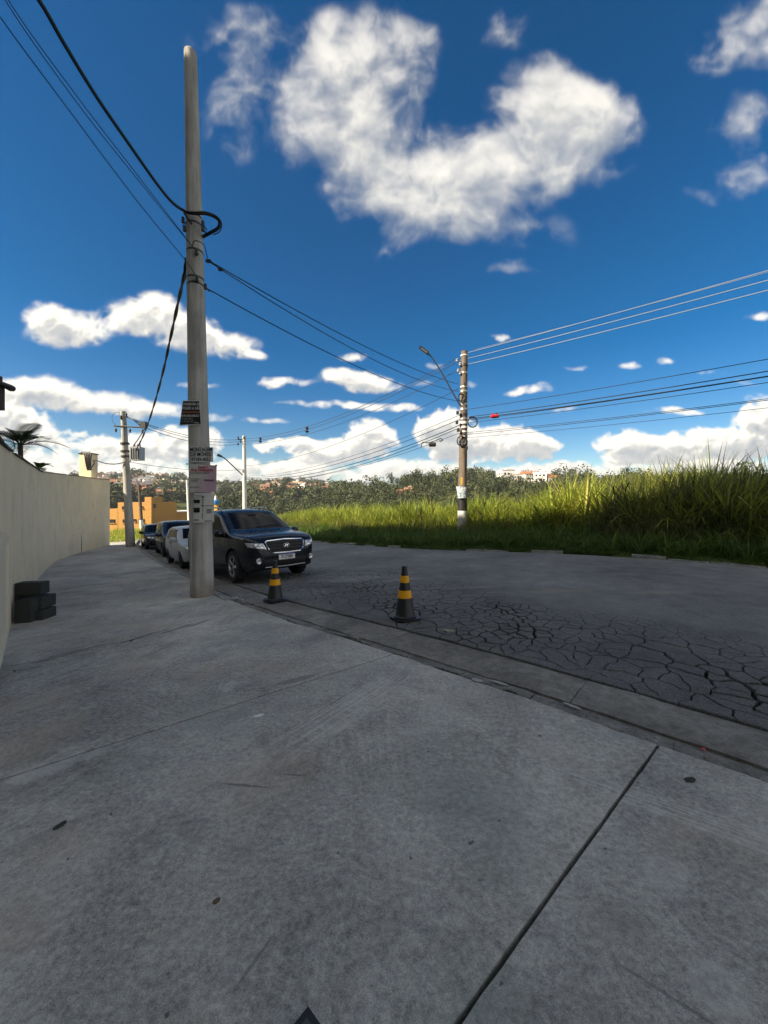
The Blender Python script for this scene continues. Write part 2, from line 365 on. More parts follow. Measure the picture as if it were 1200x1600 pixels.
# ------------------------------------------------------------------ materials of the ground
def m_sidewalk(h):
    p = h.pos
    warp = h.v('ADD', p, h.v('SCALE', h.v('SUBTRACT', h.noise(p, .8, 3, .55, 0, True), (.5,.5,.5)), .7))
    big = h.noise(warp, .50, 4, .6); mid = h.noise(warp, 1.7, 5, .62); patchy = h.noise(warp, 8.0, 5, .72); fine = h.noise(p, 42, 4, .75); grit = h.noise(p, 240, 2, .6)
    bend = h.v('ADD', p, h.v('SCALE', h.noise(p, .35, 2, .5, 0, True), 1.6))
    brush = h.noise(h.mapping(bend, rot=(0,0,R(48)), scale=(14, 1.0, 1)), 2.2, 4, .65)
    where = h.ss(h.noise(h.v('ADD', p, (31,7,0)), .62, 2), .46, .62); rough_here = h.ss(h.noise(h.v('ADD', p, (3,17,0)), .9, 3), .40, .66, .15, 1.0)
    v = h.m('MULTIPLY_ADD', h.m('SUBTRACT', big, .5), 1.05, .5)
    v = h.m('MULTIPLY_ADD', h.m('SUBTRACT', mid, .5), .62, v)
    v = h.m('MULTIPLY_ADD', h.m('MULTIPLY', h.m('SUBTRACT', patchy, .5), rough_here), .40, v)
    v = h.m('MULTIPLY_ADD', h.m('MULTIPLY', h.m('SUBTRACT', brush, .5), where), .55, v)
    grain = h.noise(h.mapping(warp, rot=(0,0,R(35)), scale=(1.0, 2.2, 1)), 15.0, 4, .75)
    v = h.m('MULTIPLY_ADD', h.m('SUBTRACT', grain, .5), .55, v)
    v = h.m('MULTIPLY_ADD', h.m('SUBTRACT', fine, .5), 1.0, v)
    v = h.m('MULTIPLY_ADD', h.m('SUBTRACT', grit, .5), .80, v)
    col = h.ramp(v, [(0.0, (.075,.074,.068)), (.28, (.215,.211,.195)), (.52, (.350,.341,.313)), (.76, (.495,.483,.445)), (1.0, (.62,.605,.565))])
    tint = h.noise(h.v('ADD', warp, (1,5,0)), 1.1, 4, .6)
    col = h.mix(h.ss(tint, .50, .68, 0, .55), col, h.mix(.6, col, (.36,.28,.21)))            # earthy film
    col = h.mix(h.ss(tint, .46, .30, 0, .55), col, h.mix(.6, col, (.20,.27,.24)))           # greenish film
    blot = h.ss(h.noise(h.v('ADD', warp, (3,9,0)), 1.05, 5, .66), .56, .70, 0, .48)
    col = h.mix(blot, col, h.mix(.65, col, (.085,.087,.085)))
    pale = h.ss(h.noise(h.v('ADD', warp, (13,2,0)), 1.5, 5, .72), .58, .74, 0, .50)
    col = h.mix(pale, col, h.mix(.6, col, (.66,.655,.63)))
    # scattered dark spots and pits of two sizes
    jit = h.v('ADD', p, h.v('SCALE', h.noise(p, 22, 2, .5, 0, True), .05))
    for sc, lo, hi, keep, amt in ((2.6, .030, .016, .55, .7), (7.0, .075, .04, .66, .75)):
        nd = h.node('ShaderNodeTexVoronoi', None, Vector=jit, Scale=sc); k = h.m('MULTIPLY', h.ss(nd.outputs['Distance'], lo, hi), h.ss(h.sep(nd.outputs['Color'])[0], keep, keep+.05))
        col = h.mix(h.m('MULTIPLY', k, amt), col, (.045,.044,.042))
    # single marks with a place of their own: brushed stripes, pale rings, rubber scuffs
    def local(cx, cy, rot, sx, sy): return h.mapping(h.mapping(h.v('SUBTRACT', p, (cx, cy, 0)), rot=(0,0,R(-rot))), scale=(1/sx, 1/sy, 0))
    ragged = h.m('MULTIPLY', h.m('SUBTRACT', patchy, .5), 1.3)
    for (cx, cy, rot, sx, sy, tone, amt, stripes) in ((-.25, 2.75, 52, .95, .22, (.58,.57,.54), .42, True), (1.75, 1.55, -34, 1.4, .10, (.58,.58,.56), .45, True), (-.75, 3.2, 30, .22, .05, (.10,.10,.098), .5, False),
                                         (-.75, 1.98, -8, .17, .010, (.08,.08,.08), .6, False), (-.5, 2.05, -6, .10, .008, (.08,.08,.08), .5, False), (.85, 1.12, -38, .16, .008, (.08,.08,.08), .45, False), (-.9, 2.65, 20, .05, .02, (.8,.8,.78), .8, False), (-.42, 1.22, 62, .10, .008, (.08,.08,.08), .5, False), (-1.55, 1.7, 40, .3, .05, (.13,.13,.128), .25, False), (.15, 3.2, 65, .25, .06, (.13,.13,.128), .25, False)):
        L = local(cx, cy, rot, sx, sy); d = h.m('SUBTRACT', h.v('LENGTH', L), ragged); f = h.ss(d, 1.0, .55, 0, amt)
        if stripes: f = h.m('MULTIPLY', f, h.ss(h.noise(h.mapping(L, scale=(.6, 9, 0)), 1.0, 2), .42, .6))
        col = h.mix(f, col, tone)
    for (cx, cy, r) in ((1.135, 1.487, .085), (1.02, 1.13, .075)):
        d = h.m('ADD', h.v('LENGTH', local(cx, cy, 20, r, r*.8)), h.m('MULTIPLY', ragged, .7)); f = h.m('MULTIPLY', h.ss(d, 1.25, .9), h.ss(d, .35, .75, .35, 1.0))
        col = h.mix(h.m('MULTIPLY', f, .28), col, (.56,.55,.52))
    bump(h, h.m('ADD', h.m('MULTIPLY', grain, 1.0), h.m('ADD', h.m('MULTIPLY', fine, .6), h.m('MULTIPLY', grit, .3))), .75, .010)
    h.put(h.bs.inputs['Roughness'], h.lin(mid, .3, .7, .72, .93))
    return col
M_SIDE = mat('sidewalk_concrete', m_sidewalk, .85, .25)
def m_rough_conc(c1, c2, c3, sc=1.0):
    def f(h):
        p = h.pos; a = h.noise(p, 1.6*sc, 6, .65); b = h.noise(p, 14*sc, 6, .7); c = h.noise(p, 120, 3, .6)
        v = h.m('MULTIPLY_ADD', h.m('SUBTRACT', a, .5), 1.0, h.m('MULTIPLY_ADD', h.m('SUBTRACT', b, .5), .8, h.m('MULTIPLY_ADD', h.m('SUBTRACT', c, .5), .5, .5)))
        col = h.ramp(v, [(.05, c1), (.5, c2), (.95, c3)])
        sp = h.voro(p, 55); col = h.mix(h.ss(sp, .22, .1, 0, .5), col, (.03,.03,.03))
        bump(h, h.m('ADD', b, h.m('MULTIPLY', c, .6)), .7, .008); return col
    return f
M_GUTTER = mat('gutter_concrete', m_rough_conc((.045,.044,.040), (.165,.156,.140), (.36,.345,.315)), .9, .2)
M_STRIP = mat('broken_mortar', m_rough_conc((.05,.05,.048), (.155,.15,.138), (.38,.37,.345), 2.2), .92, .2)
M_KERB = mat('kerb_concrete', m_rough_conc((.07,.07,.065), (.22,.22,.21), (.55,.55,.53), 2.0), .9, .2)
def m_asphalt(h):
    p = h.pos; a = h.noise(p, .45, 5, .6); b = h.noise(p, 3.0, 5, .6); c = h.noise(p, 90, 4, .75); ag = h.voro(p, 110, out='Color')
    agv = h.sep(ag)[0]
    v = h.m('MULTIPLY_ADD', h.m('SUBTRACT', a, .5), .9, .5); v = h.m('MULTIPLY_ADD', h.m('SUBTRACT', b, .5), .55, v)
    v = h.m('MULTIPLY_ADD', h.m('SUBTRACT', c, .5), .80, v); v = h.m('MULTIPLY_ADD', h.m('SUBTRACT', agv, .5), .42, v)
    col = h.ramp(v, [(.08, (.055,.055,.056)), (.42, (.140,.140,.140)), (.7, (.205,.204,.200)), (.98, (.36,.355,.34))])
    # pale worn and dusty patches with a shape of their own, sandy smears on the far lane
    dust = h.ss(h.noise(h.v('ADD', p, (4,2,0)), .75, 5, .65), .56, .72, 0, .45)
    col = h.mix(dust, col, (.21,.208,.20))
    tau_ = h.m('MULTIPLY_ADD', h.m('SUBTRACT', h.noise(h.v('ADD', p, (6,1,0)), .9, 5, .65), .5), 2.2, h.v('DOT_PRODUCT', p, (NX, NY, 0)))
    col = h.mix(h.ss(tau_, 6.6, 5.2, 0, .42), col, h.mix(.72, col, (.030,.030,.031)))        # older, darker surfacing along the gutter
    def smear(cx, cy, rx, ry, rot, amt, tone):
        q = h.mapping(h.v('SUBTRACT', p, (cx, cy, 0)), rot=(0,0,R(rot)), scale=(1/rx, 1/ry, 0))
        d = h.m('SUBTRACT', h.v('LENGTH', q), h.m('MULTIPLY', h.m('SUBTRACT', h.noise(p, 2.4, 5, .65), .5), 1.5))
        return h.ss(d, 1.0, .35, 0, amt), tone
    for args in ((2.9, 6.2, 1.0, .16, 35, .3, (.30,.25,.18)), (1.75, 6.7, .75, .13, 40, .28, (.29,.245,.18)), (4.5,6.0,.7,.12,42,.4,(.28,.24,.18)),
                 (-.75, 8.4, .95, .5, 40, .75, (.24,.24,.235)), (.45, 7.9, .6, .32, 38, .65, (.23,.23,.225)), (-1.5,7.0,.7,.6,40,.55,(.20,.20,.195))):
        f, tone = smear(*args); col = h.mix(f, col, tone)
    bump(h, h.m('ADD', c, h.m('MULTIPLY', agv, .6)), .7, .006); return col
M_ASPH = mat('asphalt', m_asphalt, .88, .25)
M_CRACK = mat('crack_dirt', m_rough_conc((.006,.006,.006), (.014,.013,.012), (.03,.028,.025)), .95, .1)
def m_soil(h):
    p = h.pos; a = h.noise(p, .25, 6, .6); b = h.noise(p, 5, 5, .7)
    v = h.m('MULTIPLY_ADD', h.m('SUBTRACT', b, .5), .7, a)
    bump(h, b, .6, .05)
    return h.ramp(v, [(.25, (.030,.040,.014)), (.5, (.060,.075,.024)), (.75, (.10,.095,.045))])
M_SOIL = mat('terrain_soil', m_soil, .95, .1)

# ------------------------------------------------------------------ terrain sheet to the horizon
radii = np.concatenate([np.linspace(.5, 60, 80), np.geomspace(62, 6500, 75)])
phis = np.linspace(-math.pi, math.pi, 361)[:-1]
Rg, Pg = np.meshgrid(radii, phis, indexing='ij'); Xg, Yg = Rg*np.sin(Pg), Rg*np.cos(Pg)
Zg = ground_z(Xg, Yg)
tv = np.stack([Xg, Yg, Zg], -1).reshape(-1, 3); nr, nph = Rg.shape
ii, jj = np.meshgrid(np.arange(nr-1), np.arange(nph), indexing='ij'); j2 = (jj+1) % nph
tf = np.stack([ii*nph+jj, (ii+1)*nph+jj, (ii+1)*nph+j2, ii*nph+j2], -1).reshape(-1, 4)[:, ::-1]
tv = np.vstack([tv, [[0, 0, float(ground_z(0, 0))]]])
terr = obj('terrain', fast_mesh('terrain', tv, tf, True), M_SOIL); tag(terr, kind='structure')

# ------------------------------------------------------------------ road: asphalt sheets, cracked pieces, gutter
TG, TF = 3.47, 11.5
def sheet(name, s_list, t_list, dz, material, parent=None, zf=None):
    S, T = np.meshgrid(s_list, t_list, indexing='ij'); X, Y = xy(S, T); Z = zr(S) + dz
    if zf is not None: Z = Z + zf(S, T)
    n, m = S.shape; a, b = np.meshgrid(np.arange(n-1), np.arange(m-1), indexing='ij')
    f = np.stack([a*m+b, a*m+b+1, (a+1)*m+b+1, (a+1)*m+b], -1).reshape(-1, 4)
    me = fast_mesh(name, np.stack([X, Y, Z], -1).reshape(-1, 3), f[:, ::-1], True)
    if me.polygons[0].normal.z < 0: me.flip_normals()
    return obj(name, me, material, parent)
CS0, CS1, CT1 = -3.0, 12.0, 7.6                     # the part of the lane laid out as cracked pieces
road = sheet('road', np.arange(-90, 120.1, .5), [2.7, 4, 6, 8, 10, TF + .05], -.035, M_CRACK); tag(road, kind='structure')
sheet('asphalt_lane', np.arange(CS0, CS1 + .01, .25), np.linspace(CT1, TF, 6), 0, M_ASPH, road)
sheet('asphalt_lane', np.arange(-90, CS0 + .01, .5), np.linspace(TG, TF, 9), 0, M_ASPH, road)
sheet('asphalt_lane', np.concatenate([np.arange(CS1, 120.1, .5)]), np.linspace(TG, TF, 9), 0, M_ASPH, road)

def clip_poly(poly, a, b, c):                       # keep a*x+b*y<=c
    out = []
    for i in range(len(poly)):
        p, q = poly[i], poly[(i+1) % len(poly)]; dp, dq = a*p[0]+b*p[1]-c, a*q[0]+b*q[1]-c
        if dp <= 0: out.append(p)
        if dp * dq < 0:
            u = dp / (dp - dq); out.append((p[0]+(q[0]-p[0])*u, p[1]+(q[1]-p[1])*u))
    return out
def crack_mask(s, t):
    lim = float(np.interp(s, [-3, 2, 4, 6, 8, 10], [5.6, 5.75, 6.6, 7.2, 6.6, 5.2]))
    lim += .35 * noise.noise(Vector((s*.9, t*.4, 3)))
    m = max(0, min(1, (lim - t) / .9))
    return m * max(0, min(1, (9.6 - s) / 1.0))
gs = .135; seeds = []
nu, nv = int((CS1-CS0)/gs)+1, int((CT1-TG)/gs)+1
grid = {}
for i in range(nu):
    for j in range(nv):
        s, t = CS0 + (i + random.uniform(.05,.95))*gs, TG + (j + random.uniform(.05,.95))*gs
        nz = noise.noise(Vector((s*.8, t*.8, 21))) + .5*noise.noise(Vector((s*2.3, t*2.3, 4))); drop = min(.85, max(.05, .38 + .55*nz + (.25 if t < TG + .4 else 0)))
        if random.random() < drop: continue
        grid[(i, j)] = (s, t)
cells = []
for (i, j), (s, t) in grid.items():
    poly = [(s-.6, t-.6), (s+.6, t-.6), (s+.6, t+.6), (s-.6, t+.6)]
    for a, b, c in ((1,0,CS1), (-1,0,-CS0), (0,1,CT1), (0,-1,-TG)): poly = clip_poly(poly, a, b, c)
    for di in range(-5, 6):
        for dj in range(-5, 6):
            q = grid.get((i+di, j+dj))
            if q is None or (di == 0 and dj == 0): continue
            a, b = q[0]-s, q[1]-t; poly = clip_poly(poly, a, b, (q[0]**2+q[1]**2-s*s-t*t)/2)
            if not poly: break
        if not poly: break
    if len(poly) < 3: continue
    fine = []
    for k in range(len(poly)):                       # roughen each edge by a field that both neighbours share
        p, q = poly[k], poly[(k+1) % len(poly)]; L = math.hypot(q[0]-p[0], q[1]-p[1])
        if L < 1e-4: continue
        n = max(1, int(L/.045))
        fine += [(p[0]+(q[0]-p[0])*u/n, p[1]+(q[1]-p[1])*u/n) for u in range(n)]
    pl = []
    for (a, b) in fine:
        e = min(1, max(0, (b-TG)/.05)) * min(1, max(0, (CT1-b)/.05)) * min(1, max(0, (a-CS0)/.05)) * min(1, max(0, (CS1-a)/.05))
        w = .040 * e
        pl.append((a + w*noise.noise(Vector((a*9, b*9, 0))), b + w*noise.noise(Vector((a*9, b*9, 9)))))
    cells.append((s, t, pl))
whole = MB(); pieces = []
for (s, t, pl) in cells:
    mk = crack_mask(s, t)
    cs = sum(p[0] for p in pl)/len(pl); ct = sum(p[1] for p in pl)/len(pl)
    if mk <= 0:
        vs = [tuple(P3(a, b)) for a, b in pl]; whole.add(vs, [tuple(range(len(vs)))]); continue
    dz = random.uniform(-.007, .001); tx, ty = random.gauss(0, .010), random.gauss(0, .010)
    top, bot, rim = [], [], []
    for (a, b) in pl:
        d = math.hypot(a-cs, b-ct) + 1e-6
        mv = crack_mask(a, b)
        wdt = mv * max(.0020, .0062 + .030 * max(0, noise.noise(Vector((a*1.3, b*1.3, 5))))**1.3 + .0055 * noise.noise(Vector((a*15, b*15, 2))))
        k1, k2 = wdt / d, (wdt + .007 * mv) / d
        zz_ = (dz + tx*(a-cs) + ty*(b-ct)) * mv
        rim.append(tuple(P3(a+(cs-a)*k1, b+(ct-b)*k1, zz_ - .006*mv)))
        top.append(tuple(P3(a+(cs-a)*k2, b+(ct-b)*k2, zz_)))
        bot.append(tuple(P3(a+(cs-a)*k1, b+(ct-b)*k1, -.033)))
    n = len(pl); q = MB()
    q.add(top + rim + bot, [tuple(range(n))] + [(i, n+i, n+(i+1)%n, (i+1)%n) for i in range(n)] + [(n+i, 2*n+i, 2*n+(i+1)%n, n+(i+1)%n) for i in range(n)])
    P = P3(cs, ct); pieces.append((math.hypot(P.x, P.y), q))
whole.build('asphalt_lane', M_ASPH, road)
pieces.sort(key=lambda a: a[0]); rest = MB(); cnt = 0
for d, q in pieces:
    if cnt < 300: q.build('asphalt_piece', M_ASPH, road); cnt += 1
    else: rest.add(q.v, q.f)
if rest.v: tag(rest.build('asphalt_pieces', M_ASPH, road), kind='stuff')

# gutter slabs and the broken strip along the sidewalk edge
gutter = empty('gutter'); tag(gutter, kind='structure')
def ribbon_piece(name, s0, s1, ta, tb, dz, material, parent, jag=.006, slope=0.0, n=18, drop=.12, seed=0.0, wob=.004):
    m = 8; vs = []; q = MB()
    for i in range(n+1):
        s = s0 + (s1-s0)*i/n
        for j in range(m+1):
            u = j/m; a = ta + jag*4*noise.noise(Vector((s*2.1, seed, 1))) + jag*2*noise.noise(Vector((s*11, seed, 1))); b = tb + jag*2*noise.noise(Vector((s*3.1, seed, 7))) + jag*1.5*noise.noise(Vector((s*13, seed, 5)))
            e = jag * .8 * noise.noise(Vector((u*7, seed, s0))) if i in (0, n) else 0
            t = a + (b-a)*u; ed = -.006 if (i in (0, n) or j in (0, m)) else 0
            vs.append(tuple(P3(s + e, t, dz + slope*(u-.5) + ed + wob*noise.noise(Vector((s*2.2, t*2.2, seed))))))
    fs = [(i*(m+1)+j, (i+1)*(m+1)+j, (i+1)*(m+1)+j+1, i*(m+1)+j+1) for i in range(n) for j in range(m)]
    ring = [i*(m+1) for i in range(n+1)] + [n*(m+1)+j for j in range(1, m+1)] + [i*(m+1)+m for i in range(n-1, -1, -1)] + [j for j in range(m-1, 0, -1)]
    b0 = len(vs); vs += [(vs[k][0], vs[k][1], vs[k][2]-drop) for k in ring]; L = len(ring)
    fs += [(ring[k], b0+k, b0+(k+1)%L, ring[(k+1)%L]) for k in range(L)]
    q.add(vs, fs); o = q.build(name, material, parent, smooth=True)
    bm = bmesh.new(); bm.from_mesh(o.data); bmesh.ops.recalc_face_normals(bm, faces=bm.faces); bm.to_mesh(o.data); bm.free()
    return o
s = -14.0; k = 0
while s < 36:
    L = random.uniform(1.7, 2.1) if s < 12 else 3.0
    if abs(s - .15) < 1.2 and s < .15: L = .12 - s if .12 - s > .6 else L
    ribbon_piece('gutter_slab', s + .0025, s + L - .0025, 2.955, TG - .008, -.012, M_GUTTER, gutter, .0055, -.012, seed=k*3.1, wob=.009); s += L; k += 1
sheet('gutter_bed', np.arange(-14, 36.1, .5), [2.72, 2.95, TG - .004], -.026, M_STRIP, gutter)
s = -3.2
while s < 6.4:
    L = random.uniform(.28, .95)
    ribbon_piece('broken_edge', s + .004, s + L - .004, 2.815, 2.945 + random.uniform(-.03, .012), -.004 + random.uniform(-.016, .004), M_STRIP, gutter, .016, random.uniform(-.03, .015), n=14, seed=s*1.7, wob=.024); s += L

for (cs_, ct_, r_) in ((6.55, 2.86, .075), (6.35, 2.90, .055), (6.75, 2.93, .05), (6.15, 2.87, .045), (6.62, 2.99, .03), (5.95, 2.93, .03), (6.9, 2.83, .05)):
    bm = bmesh.new(); bmesh.ops.create_icosphere(bm, subdivisions=2, radius=r_)
    for v_ in bm.verts: v_.co *= 1 + .45*noise.noise(v_.co*18 + Vector((cs_, ct_, 0))); v_.co.z *= .5
    me_ = bpy.data.meshes.new('concrete_chunk'); bm.to_mesh(me_); bm.free(); obj('concrete_chunk', me_, M_KERB, gutter, P3(cs_, ct_, r_*.15))
# loose grit and small stones gathered along the gutter and in the cracks
def grit_stuff():
    n = 5200; s = RNG.uniform(-2.5, 9, n); m_ = RNG.random(n); tau = np.where(m_ < .35, 2.86 + RNG.normal(0, .05, n), np.where(m_ < .7, 3.47 + RNG.normal(0, .05, n), RNG.uniform(2.9, 6.5, n)))
    r = .0016 + .0065*RNG.random(n)**3.5; x, y = xy(s, tau); z = zr(s) + np.where(tau < 3.44, -.012, 0) + r*.5
    oc = np.array([(1,0,0),(-1,0,0),(0,1,0),(0,-1,0),(0,0,1),(0,0,-1)], float); fc = np.array([(0,2,4),(2,1,4),(1,3,4),(3,0,4),(2,0,5),(1,2,5),(3,1,5),(0,3,5)])
    v = oc[None]*r[:, None, None]*RNG.uniform(.6, 1.3, (n, 6, 1)) * np.array([1, 1, .65]); a = RNG.uniform(0, 6.28, n); c_, s_ = np.cos(a)[:, None], np.sin(a)[:, None]
    v = np.stack([v[..., 0]*c_ - v[..., 1]*s_ + x[:, None], v[..., 0]*s_ + v[..., 1]*c_ + y[:, None], v[..., 2] + z[:, None]], -1)
    f = (fc[None] + 6*np.arange(n)[:, None, None]).reshape(-1, 3); o = obj('loose_grit', fast_mesh('loose_grit', v.reshape(-1, 3), f), M_STRIP); tag(o, 'loose grit and small stones along the gutter', 'grit', kind='stuff')
grit_stuff()

# ------------------------------------------------------------------ boundary line of the property (wall foot), then sidewalk slabs
wall_px = [(0, 1015), (20, 966), (40, 930), (59, 907), (82, 877), (125, 865), (172, 853)]
WF = [on_ground(*p, .06) for p in wall_px]
WFs = [st(p.x, p.y) for p in WF]
w_s = [a for a, b in WFs]; w_t = [b for a, b in WFs]
def wall_t(s):
    if s < w_s[0]: return w_t[0] + (s - w_s[0]) * .06
    return float(np.interp(s, w_s, w_t))
sidewalk = empty('sidewalk'); tag(sidewalk, kind='structure')
JX = [(-9, .15), (-6.6, -.15), (-4.2, -.15), (-1.9, -.15), (.70, -.152), (3.02, -.215), (5.28, -.27), (7.5, -.25), (9.8, -.22), (12.1, -.2), (14.4, -.2), (16.7, -.2), (19, -.2), (21.3, -.2), (23.6, -.2), (26, -.2), (28.5, -.2), (31, -.2), (34, -.2)]
GAP = {4: .0085, 5: .0066, 6: .0062}
def kerb_rise(s): return .006 + .10 * float(sstep(np.array(s), 6.5, 10.5))
def sw_edge(s):                                      # tau of the street-side edge
    return (2.80 + .018*noise.noise(Vector((s*1.3, 0, 4))) + .014*noise.noise(Vector((s*5.1, 0, 2))) + .008*noise.noise(Vector((s*17, 0, 6)))) if s < 6.6 else 2.72
def sw_dz(s, tau): return kerb_rise(s) + .010*noise.noise(Vector((s*.45, tau*.45, 7))) + .0035*noise.noise(Vector((s*1.6, tau*1.6, 2)))
for k in range(len(JX) - 1):
    (a0, sl0), (a1, sl1) = JX[k], JX[k+1]; g0, g1 = GAP.get(k, .0048), GAP.get(k+1, .0048)
    n, m = 34, 40; vs = []; q = MB()
    for i in range(n+1):
        u = i/n
        for j in range(m+1):
            v = j/m; s = a0 + (a1-a0)*u; tin = min(wall_t(s), 2.0) - .12; 
            for _ in range(3):
                tt = kk(s) + sw_edge(s); t = tin + (tt - tin)*v
                s = (a0 + g0 + sl0*t) * (1-u) + (a1 - g1 + sl1*t) * u; tin = (wall_t(s) if s > 5.4 else -1.25) - .12
            if i in (0, n): s += (.0035*noise.noise(Vector((t*9, k, i))) + .0025*noise.noise(Vector((t*31, k, i))))
            t = tin + (kk(s) + sw_edge(s) - tin)*v; tau = t - kk(s)
            ed = -.005 if (i in (0, n) or j == m) else 0
            vs.append((float(s*UX + t*NX), float(s*UY + t*NY), float(zr(s)) + sw_dz(s, tau) + ed))
    fs = [(i*(m+1)+j, (i+1)*(m+1)+j, (i+1)*(m+1)+j+1, i*(m+1)+j+1) for i in range(n) for j in range(m)]
    ring = [i*(m+1) for i in range(n+1)] + [n*(m+1)+j for j in range(1, m+1)] + [i*(m+1)+m for i in range(n-1, -1, -1)] + [j for j in range(m-1, 0, -1)]
    b0 = len(vs); vs += [(vs[r][0], vs[r][1], vs[r][2]-.09) for r in ring]; L = len(ring)
    fs += [(ring[r], b0+r, b0+(r+1)%L, ring[(r+1)%L]) for r in range(L)]
    q.add(vs, fs); o = q.build('slab', M_SIDE, sidewalk, smooth=True)
    bm = bmesh.new(); bm.from_mesh(o.data); bmesh.ops.recalc_face_normals(bm, faces=bm.faces); bm.to_mesh(o.data); bm.free()
bed = sheet('slab_bed', np.arange(-12, 35, .4), np.linspace(-7, 2.83, 12), -.055, M_CRACK, sidewalk)
# kerb stones where the kerb rises
kerb = empty('kerb'); tag(kerb, kind='structure')
s = 6.6
while s < 34:
    q = MB(); L = 1.0; n = 4; vs = []
    for i in range(n+1):
        a = s + .006 + (L-.012)*i/n; rz = kerb_rise(a) + .004
        for (ta, z) in ((2.725, rz), (2.845, rz), (2.86, rz-.02), (2.875, -.06), (2.725, -.06)):
            vs.append(tuple(P3(a, ta + .006*noise.noise(Vector((a*4, ta, 1))), z + .006*noise.noise(Vector((a*5, ta*9, 3))))))
    fs = [(i*5+j, i*5+(j+1)%5, (i+1)*5+(j+1)%5, (i+1)*5+j) for i in range(n) for j in range(5)] + [(0,1,2,3,4)[::-1], tuple(n*5+j for j in range(5))]
    q.add(vs, fs); o = q.build('kerb_stone', M_KERB, kerb)
    bm = bmesh.new(); bm.from_mesh(o.data); bmesh.ops.recalc_face_normals(bm, faces=bm.faces); bm.to_mesh(o.data); bm.free()
    s += L
far_kerb = empty('far_kerb'); tag(far_kerb, kind='structure')
s = -8.0
while s < 40:
    L = random.uniform(.75, 1.0); q = MB(); zt = random.uniform(.02, .085); off = random.uniform(-.03, .03)
    if random.random() < .55:
        vs = []
        for a in (s, s + L*.5, s + L - .03):
            for (ta, z) in ((11.52, -.05), (11.53, zt), (11.66, zt+.01), (11.68, -.05)):
                vs.append(tuple(P3(a, ta + off + .012*noise.noise(Vector((a*4, ta*9, 1))), z + .02*noise.noise(Vector((a*6, ta*9, 3))))))
        fs = [(i*4+j, i*4+(j+1)%4, (i+1)*4+(j+1)%4, (i+1)*4+j) for i in range(2) for j in range(4)] + [(3,2,1,0), (8,9,10,11)]
        q.add(vs, fs); o = q.build('kerb_stone', M_KERB, far_kerb)
        bm = bmesh.new(); bm.from_mesh(o.data); bmesh.ops.recalc_face_normals(bm, faces=bm.faces); bm.to_mesh(o.data); bm.free()
    s += L

# ------------------------------------------------------------------ boundary wall on the left
def m_wall(h):
    p = h.pos; x, y, z = h.sep(p)
    q = h.mapping(p, scale=(3, 3, .5)); a = h.noise(q, 1.0, 5, .6); b = h.noise(p, .9, 4); c = h.noise(p, 60, 3, .6)
    q2 = h.mapping(p, scale=(16, 16, .5)); a2 = h.noise(q2, 1.0, 4, .6)
    v = h.m('MULTIPLY_ADD', h.m('SUBTRACT', a, .5), .40, h.m('MULTIPLY_ADD', h.m('SUBTRACT', b, .5), .75, h.m('MULTIPLY_ADD', h.m('SUBTRACT', a2, .5), .16, .5)))
    col = h.ramp(v, [(.1, (.62,.515,.35)), (.5, (.79,.66,.465)), (.9, (.84,.73,.54))])
    dirt = h.ss(h.noise(h.mapping(p, scale=(3,3,1.1)), 1.0, 5), .52, .72, 0, .38)
    col = h.mix(dirt, col, (.44,.375,.28))
    ck = h.voro(h.v('ADD', p, h.v('SCALE', h.noise(p, 3, 3, .6, 0, True), .5)), .55, 'DISTANCE_TO_EDGE'); col = h.mix(h.m('MULTIPLY', h.ss(ck, .006, .002), h.ss(h.noise(p, .8, 2), .5, .6, 0, .5)), col, (.16,.14,.11))
    spl = h.ss(h.noise(h.mapping(p, scale=(1.2,1.2,2.5)), 1.6, 6, .7), .55, .70, 0, .30); col = h.mix(spl, col, (.50,.44,.35))
    bump(h, h.m('ADD', c, h.m('MULTIPLY', a2, .5)), .25, .006); return col
M_WALL = mat('wall_plaster', m_wall, .9, .2)
M_COPE = plain('coping_tile', (.075,.066,.055), .85, var=.4)
def wall_top_z(px_like_i): return None
tops_px = [(0, 694), (20, 709), (40, 722), (64, 737), (95, 741), (125, 744.5), (160, 749)]
wall = empty('boundary_wall', WF[0]); tag(wall, 'long beige rendered boundary wall curving beside the sidewalk on the left', 'wall')
# foot line sampled finely, top heights interpolated along it
ctrl_s = [6.19, 8.6, 11.5, 14.5, 18, 21.2, 24.5, 29.0]; ctrl_t = [.19, .40, .75, 1.19, 1.75, 2.35, 3.55, 5.77]
ss_ = np.linspace(6.19, 29.0, 60); fine_ = np.linspace(2, 33, 621); tt_ = np.interp(fine_, ctrl_s, ctrl_t); tt_ = np.where(fine_ < 6.19, .19 - (6.19-fine_)*.085, np.where(fine_ > 29, 5.77 + (fine_-29)*.48, tt_))
kg = np.exp(-.5*(np.arange(-40, 41)*.05/.9)**2); kg /= kg.sum(); tt_ = np.convolve(np.pad(tt_, 40, mode='edge'), kg, mode='valid'); ft_ = np.interp(ss_, fine_, tt_)
foot = [Vector((float(a*UX + b*NX), float(a*UY + b*NY), float(zr(a)) + .06)) for a, b in zip(ss_, ft_)]; ns = len(foot)
pxs_ = [600 + FPX*p.x/p.y for p in foot]; print('wall columns rise:', all(b > a for a, b in zip(pxs_, pxs_[1:])), pxs_[0], pxs_[-1])
def px_of(p): return 600 + FPX * p.x / p.y
tz = []
ys_top = ([p[0] for p in tops_px], [p[1] for p in tops_px])
for p in foot:
    c = min(px_of(p), 160); tz.append(CAMZ + (HORIZ - float(np.interp(c, *ys_top))) / FPX * p.y)
tz[-1] -= .05
TH = .20
nrm = []
for i, p in enumerate(foot):
    d = (foot[min(i+1, ns-1)] - foot[max(i-1, 0)]); d.z = 0; d.normalize(); nrm.append(Vector((d.y, -d.x, 0)))   # towards the street
